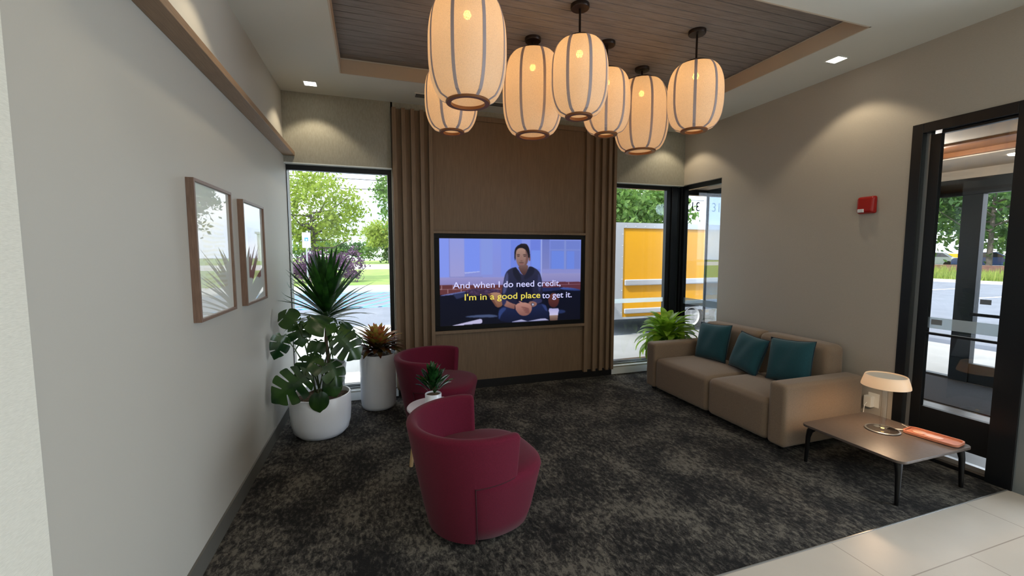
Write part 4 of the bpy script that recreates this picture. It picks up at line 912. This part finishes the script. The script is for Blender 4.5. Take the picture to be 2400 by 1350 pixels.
def tree(name, loc, h, crown, rad, lmt, n, q, label, group=None, trunk=.14, lean=0., cat='tree', lacy=0., kind=None, branches=9):
    T_ = empty(name, loc, label=label, cat=cat, group=group); r = np.random.default_rng(abs(hash((name, round(loc[0] * 10)))) % 9999 if False else int(abs(loc[0] * 37 + loc[1] * 11)) + n)
    if trunk:
        b = MB(); top = Vector((lean, 0, crown)); b.tube([(0, 0, GZ), (lean * .3, 0, crown * .4), (lean * .7, 0, crown * .75), top], [trunk, trunk * .8, trunk * .6, trunk * .35], 8)
        for k in range(branches):
            a = k * 2.4; z0 = crown * (.45 + .5 * k / branches); s0 = Vector((lean * z0 / crown, 0, z0)); e = s0 + Vector((math.cos(a) * rad[0] * .8, math.sin(a) * rad[1] * .8, rad[2] * (.25 + .5 * (k % 3) / 3)))
            m_ = s0.lerp(e, .5) + Vector((0, 0, -.12 * rad[2])); b.tube([s0, m_, e], [trunk * .45, trunk * .25, trunk * .08], 6)
        b.build('trunk', M['bark'], T_, smooth=60)
    # clumps of leaf quads
    nc = max(6, n // 90); cc = r.normal(size=(nc, 3)); cc /= np.linalg.norm(cc, axis=1)[:, None]; cc *= (r.uniform(.35, .95, nc) ** (1 / 2.))[:, None]
    vs = np.zeros((n, 4, 3)); ci = r.integers(0, nc, n); P = cc[ci] + r.normal(size=(n, 3)) * (.20 - .05 * lacy); P *= np.array(rad); P += np.array([lean, 0, crown])
    P[:, 2] = np.maximum(P[:, 2], .05); u = r.normal(size=(n, 3)); u /= np.linalg.norm(u, axis=1)[:, None]; w_ = np.cross(u, r.normal(size=(n, 3))); w_ /= np.linalg.norm(w_, axis=1)[:, None]
    sz = (q * r.uniform(.6, 1.3, n))[:, None]
    vs[:, 0] = P - u * sz; vs[:, 1] = P + w_ * sz * .5; vs[:, 2] = P + u * sz; vs[:, 3] = P - w_ * sz * .5
    b = MB(); b.v = [tuple(v) for v in vs.reshape(-1, 3)]; b.f = [(4 * i, 4 * i + 1, 4 * i + 2, 4 * i + 3) for i in range(n)]
    b.build('foliage', lmt, T_); return T_
tree('tree', (-3.0, 27, 0), 6, 4.2, (2.6, 2.2, 2.2), LG, 5200, .13, 'tall lacy yellow-green tree outside the left window', trunk=.16, lean=-.2, lacy=1, branches=14)
tree('tree', (2.2, 34, 0), 8, 6.2, (1.7, 2, 3.2), MG, 2600, .16, 'blue-green tree whose branches reach in at the right edge of the left window', lacy=1)
tree('tree', (2.6, 66, 0), 7, 4.6, (3.4, 3, 2.2), LG, 3000, .26, 'rounded bright green tree far beyond the road outside the left window')
tree('shrub', (-3.9, 24.0, 0), 2, 1.0, (1.1, 1.0, .75), PU, 1500, .09, 'purple-leaved shrub at the left edge of the left window', 'purple shrubs beyond the parking lot', trunk=.03, cat='shrub')
tree('shrub', (-2.5, 23.6, 0), 2, .95, (1.0, 1.0, .8), PU, 1500, .09, 'purple-leaved shrub below the lacy tree outside the left window', 'purple shrubs beyond the parking lot', trunk=.03, cat='shrub')
tree('shrub', (-1.0, 24.2, 0), 2, 1.05, (.9, 1.0, .8), PU, 1100, .09, 'purple-leaved shrub behind the dracaena tips, rightmost of three', 'purple shrubs beyond the parking lot', trunk=.03, cat='shrub')
for k, (x, y, r_, z) in enumerate(((-8.0, 72, 3.2, 2.4), (-3.0, 74, 3, 2.2), (1.6, 70, 2.8, 2.3), (5.2, 68, 3.2, 2.6))):
    tree('hedge', (x, y, 0), 3, z * .8, (r_, 1.8, z * .75), (MG, DG)[k % 2], 1500, .26, ('mid green hedge', 'dark green hedge', 'mid green hedge', 'dark green hedge')[k] + ' beyond the road, ' + ('leftmost of four', 'second from the left of four', 'third from the left of four', 'rightmost of four')[k] + ' outside the left window', 'hedges beyond the road', trunk=0, cat='hedge')
M['white_wall'] = mat('white_building_wall', (226, 228, 228), .7); M['roof_g'] = mat('pale_roof', (196, 202, 206), .7)
B_ = empty('building', (0, 96, 0), label='long low white building on the horizon outside the left window', cat='building')
MB().box(-9, 22, -4, 4, 0, 5.2).build('wall', M['white_wall'], B_); MB().box(-9.3, 22.3, -4.3, 4.3, 5.2, 5.6).build('roof', M['roof_g'], B_)
# accessible parking sign
S_ = empty('parking_sign', (-2.05, 16.0, GZ), label='white accessible parking sign on a thin post outside the left window', cat='sign')
MB().tube([(0, 0.01, 0), (0, .01, 2.3)], .025, 8).build('post', M['alu'], S_); MB().box(-.13, .13, -.012, .006, 1.80, 2.32).build('sign_board', M['white_wall'], S_, bevel=.004)
MB().box(-.055, .055, -.016, -.012, 2.03, 2.15).build('blue_symbol', M['blue_paint'], S_)
MB().lathe([(.022, 0), (.030, 0), (.030, .002), (.022, .002)], (.0, 0, 0), n=20).xf(Matrix.Translation((.004, -.018, 2.068)) @ Matrix.Rotation(R(90), 4, 'X')).tube([(-.008, -.018, 2.135), (-.006, -.018, 2.10), (.02, -.018, 2.095), (.03, -.018, 2.06)], .004, 6).build('wheelchair_mark', M['white_wall'], S_)
for k, (z0, z1) in enumerate(((7.15, 7.0), (6.35, 6.5))):
    pts = [(-20 + 5 * i, 33, z0 + (z1 - z0) * i / 10 - .25 * math.sin(PI * i / 10)) for i in range(11)]
    tag(MB().tube(pts, .025, 6).build('power_line', M['tyre']), ('upper' if k == 0 else 'lower') + ' black power line crossing the sky in the left window', 'power line')
# yellow trailer
Y0 = 7.27; TRL = empty('box_trailer', (8.2, Y0 + 1.1, GZ), label='yellow box trailer with silver trim parked outside the right window', cat='trailer')
def tr(b): return b.xf(Matrix.Translation((-8.2, -(Y0 + 1.1), -GZ)))
tr(MB().box(4.56, 12.0, Y0 + .02, Y0 + 2.2, .30, 2.14)).build('body', M['yellow_side'], TRL)
f = MB(); f.box(4.52, 4.70, Y0, Y0 + 2.22, .33, 2.085); f.box(4.52, 12.02, Y0, Y0 + 2.22, 2.085, 2.19); f.box(4.52, 12.02, Y0, Y0 + 2.22, .29, .33)
tr(f).build('corner_trim', M['trailer_metal'], TRL)
for z0, z1, nm in ((.955, 1.075, 'side_rail'), (.395, .50, 'side_rail')): tr(MB().box(4.74, 12.0, Y0 - .03, Y0 + .02, z0, z1)).build(nm, M['trailer_metal'], TRL, bevel=.02)
f = MB()
for k in range(30): f.lathe([(0, 0), (.012, 0), (0, .008)], (0, 0, 0), n=8).xf(Matrix.Translation((4.75 + .22 * k, Y0, 2.115)) @ Matrix.Rotation(R(90), 4, 'X'), len(f.v) - 24)
for k in range(8): f.lathe([(0, 0), (.012, 0), (0, .008)], (0, 0, 0), n=8).xf(Matrix.Translation((4.68, Y0, .42 + .22 * k)) @ Matrix.Rotation(R(90), 4, 'X'), len(f.v) - 24)
tr(f).build('rivets', M['rim'], TRL)
for x in (6.35, 7.15):
    wl = tr(MB().lathe([(.0, -.09), (.28, -.09), (.31, -.06), (.31, .09), (.28, .10), (0, .10)], n=32).xf(Matrix.Translation((x, Y0 + .07, .28)) @ Matrix.Rotation(R(90), 4, 'X'))).build('wheel', M['tyre'], TRL, smooth=40)
    tr(MB().lathe([(0, 0), (.17, 0), (.20, .02), (.20, .0), (0, -.01)], n=24).xf(Matrix.Translation((x, Y0 - .03, .28)) @ Matrix.Rotation(R(90), 4, 'X'))).build('rim', M['rim'], wl)
tr(MB().box(5.95, 7.55, Y0 - .10, Y0 + .02, .55, .62).box(5.92, 5.98, Y0 - .10, Y0 + .02, .35, .60).box(7.52, 7.58, Y0 - .10, Y0 + .02, .35, .60)).build('mudguard', M['trailer_metal'], TRL, bevel=.01)
# trees behind the trailer
TB = (((11.5, 20, 0), 3.7, (2.6, 2, 2.0), MG, 'leafy green tree above the left end of the yellow trailer'), ((14.9, 21, 0), 3.7, (2.3, 2, 1.9), MG, 'leafy green tree above the middle of the yellow trailer'),
      ((9.5, 26, 0), 4.4, (2.2, 2, 2.2), DG, 'dark green tree beside the slatted panel edge in the right window'))
for l_, c_, r_, m_, lb in TB: tree('tree', l_, 6, c_, r_, m_, 4600, .17, lb, trunk=.14)
tree('shrub', (7.9, 5.9, 0), 1, .5, (.35, .35, .35), MG, 700, .05, 'small green shrub outside beside the vestibule glass', trunk=.02, cat='shrub')
# beyond the entrance
def car(loc, rz, m, label):
    A = empty('car', loc, rz, label=label, cat='car'); L_ = 4.4
    prof = [(-2.2, .35), (-2.2, .75), (-2.05, .92), (-1.55, .98), (-1.0, 1.42), (.4, 1.46), (1.1, 1.02), (1.9, .88), (2.18, .70), (2.2, .35)]
    def side(pr, y0, y1):
        b = MB(); n = len(pr); b.add([(x, y0, z) for x, z in pr] + [(x, y1, z) for x, z in pr], [tuple(range(n)), tuple(range(n, 2 * n))[::-1]] + [(i, n + i, n + (i + 1) % n, (i + 1) % n) for i in range(n)]); return b
    side(prof, -.88, .88).build('body', m, A, bevel=.08, seg=3)
    side([(-1.45, 1.0), (-.98, 1.38), (.36, 1.41), (.98, 1.04)], -.895, .895).build('side_window', M['car_glass'], A)
    for x in (-1.4, 1.4):
        for y in (-.82, .82): MB().lathe([(0, -.1), (.28, -.1), (.32, -.07), (.32, .07), (.28, .1), (0, .1)], n=24).xf(Matrix.Translation((x, y, .32)) @ Matrix.Rotation(R(90), 4, 'X')).build('wheel', M['tyre'], A, smooth=40)
M['car_glass'] = mat('dark_car_window', (26, 34, 42), .1, spec=.8)
car((50.5, 26.2, GZ + .25), R(110), mat('white_car_paint', (226, 230, 234), .25, coat=.6), 'white car parked beyond the grass bank, seen through the entrance glass')
car((50.0, 21.8, GZ + .25), R(-70), mat('blue_car_paint', (40, 66, 124), .25, coat=.6), 'dark blue car parked beyond the grass bank behind the outer door')
struct(MB().box(31, 60, 8, 40, GZ, .05).build('grass_strip', M['grass'])); struct(MB().box(30.6, 31, 6, 42, GZ, .12).build('kerb', M['concrete']))
M['brick'] = mat('red_brick_wall', (120, 86, 78), .9, col2=(102, 74, 68), nscale=6)
tag(MB().box(41.0, 41.4, 12, 30, 0, .72).build('low_brick_wall', M['brick']), 'low red brick wall behind the tall grass beyond the entrance', 'wall')
g_ = MB(); gr = random.Random(3)
for k in range(5200):
    x = gr.uniform(31.6, 39); y = gr.uniform(11, 24); h = gr.uniform(.3, .85) * (1 if y > 17.2 or y < 14 else .7); a = gr.uniform(0, PI); g_.add([(x - .05 * math.cos(a), y - .05 * math.sin(a), .0), (x + .05 * math.cos(a), y + .05 * math.sin(a), .0), (x + gr.uniform(-.15, .15), y + gr.uniform(-.15, .15), h)], [(0, 1, 2)])
tag(g_.build('tall_grass', M['tall_grass']), 'bank of tall ornamental grass across the parking lot', 'grass', kind='stuff')
for k, (l_, c_, r_, m_, lb) in enumerate((((44, 27.5, 0), 6.0, (4.2, 4.2, 4.2), MG, 'broad green tree in the left part of the entrance glass'), ((47, 20.5, 0), 6.6, (4.4, 4.4, 4.6), DG, 'tall dark tree behind the outer door of the vestibule'),
      ((60, 38, 0), 6, (6, 6, 4.5), DG, 'distant dark tree at the far left behind the entrance'), ((66, 27, 0), 6, (7, 7, 4.8), MG, 'distant broad tree behind the parked cars'), ((60, 16, 0), 6.5, (6, 6, 5), DG, 'distant dark tree at the right edge of the entrance glass'))):
    tree('tree', l_, 9, c_, r_, m_, 4200, .30 if k < 2 else .42, lb, trunk=.22)
Q_ = empty('yellow_sign', (57.9, 28.2, GZ), R(-62), label='small yellow roadside sign between the trees beyond the entrance', cat='sign')
MB().box(-.5, .5, -.03, .03, .9, 1.55).build('sign_board', M['yellow_side'], Q_); MB().box(-.05, .05, .03, .1, 0, 1.5).build('post', M['bark'], Q_)
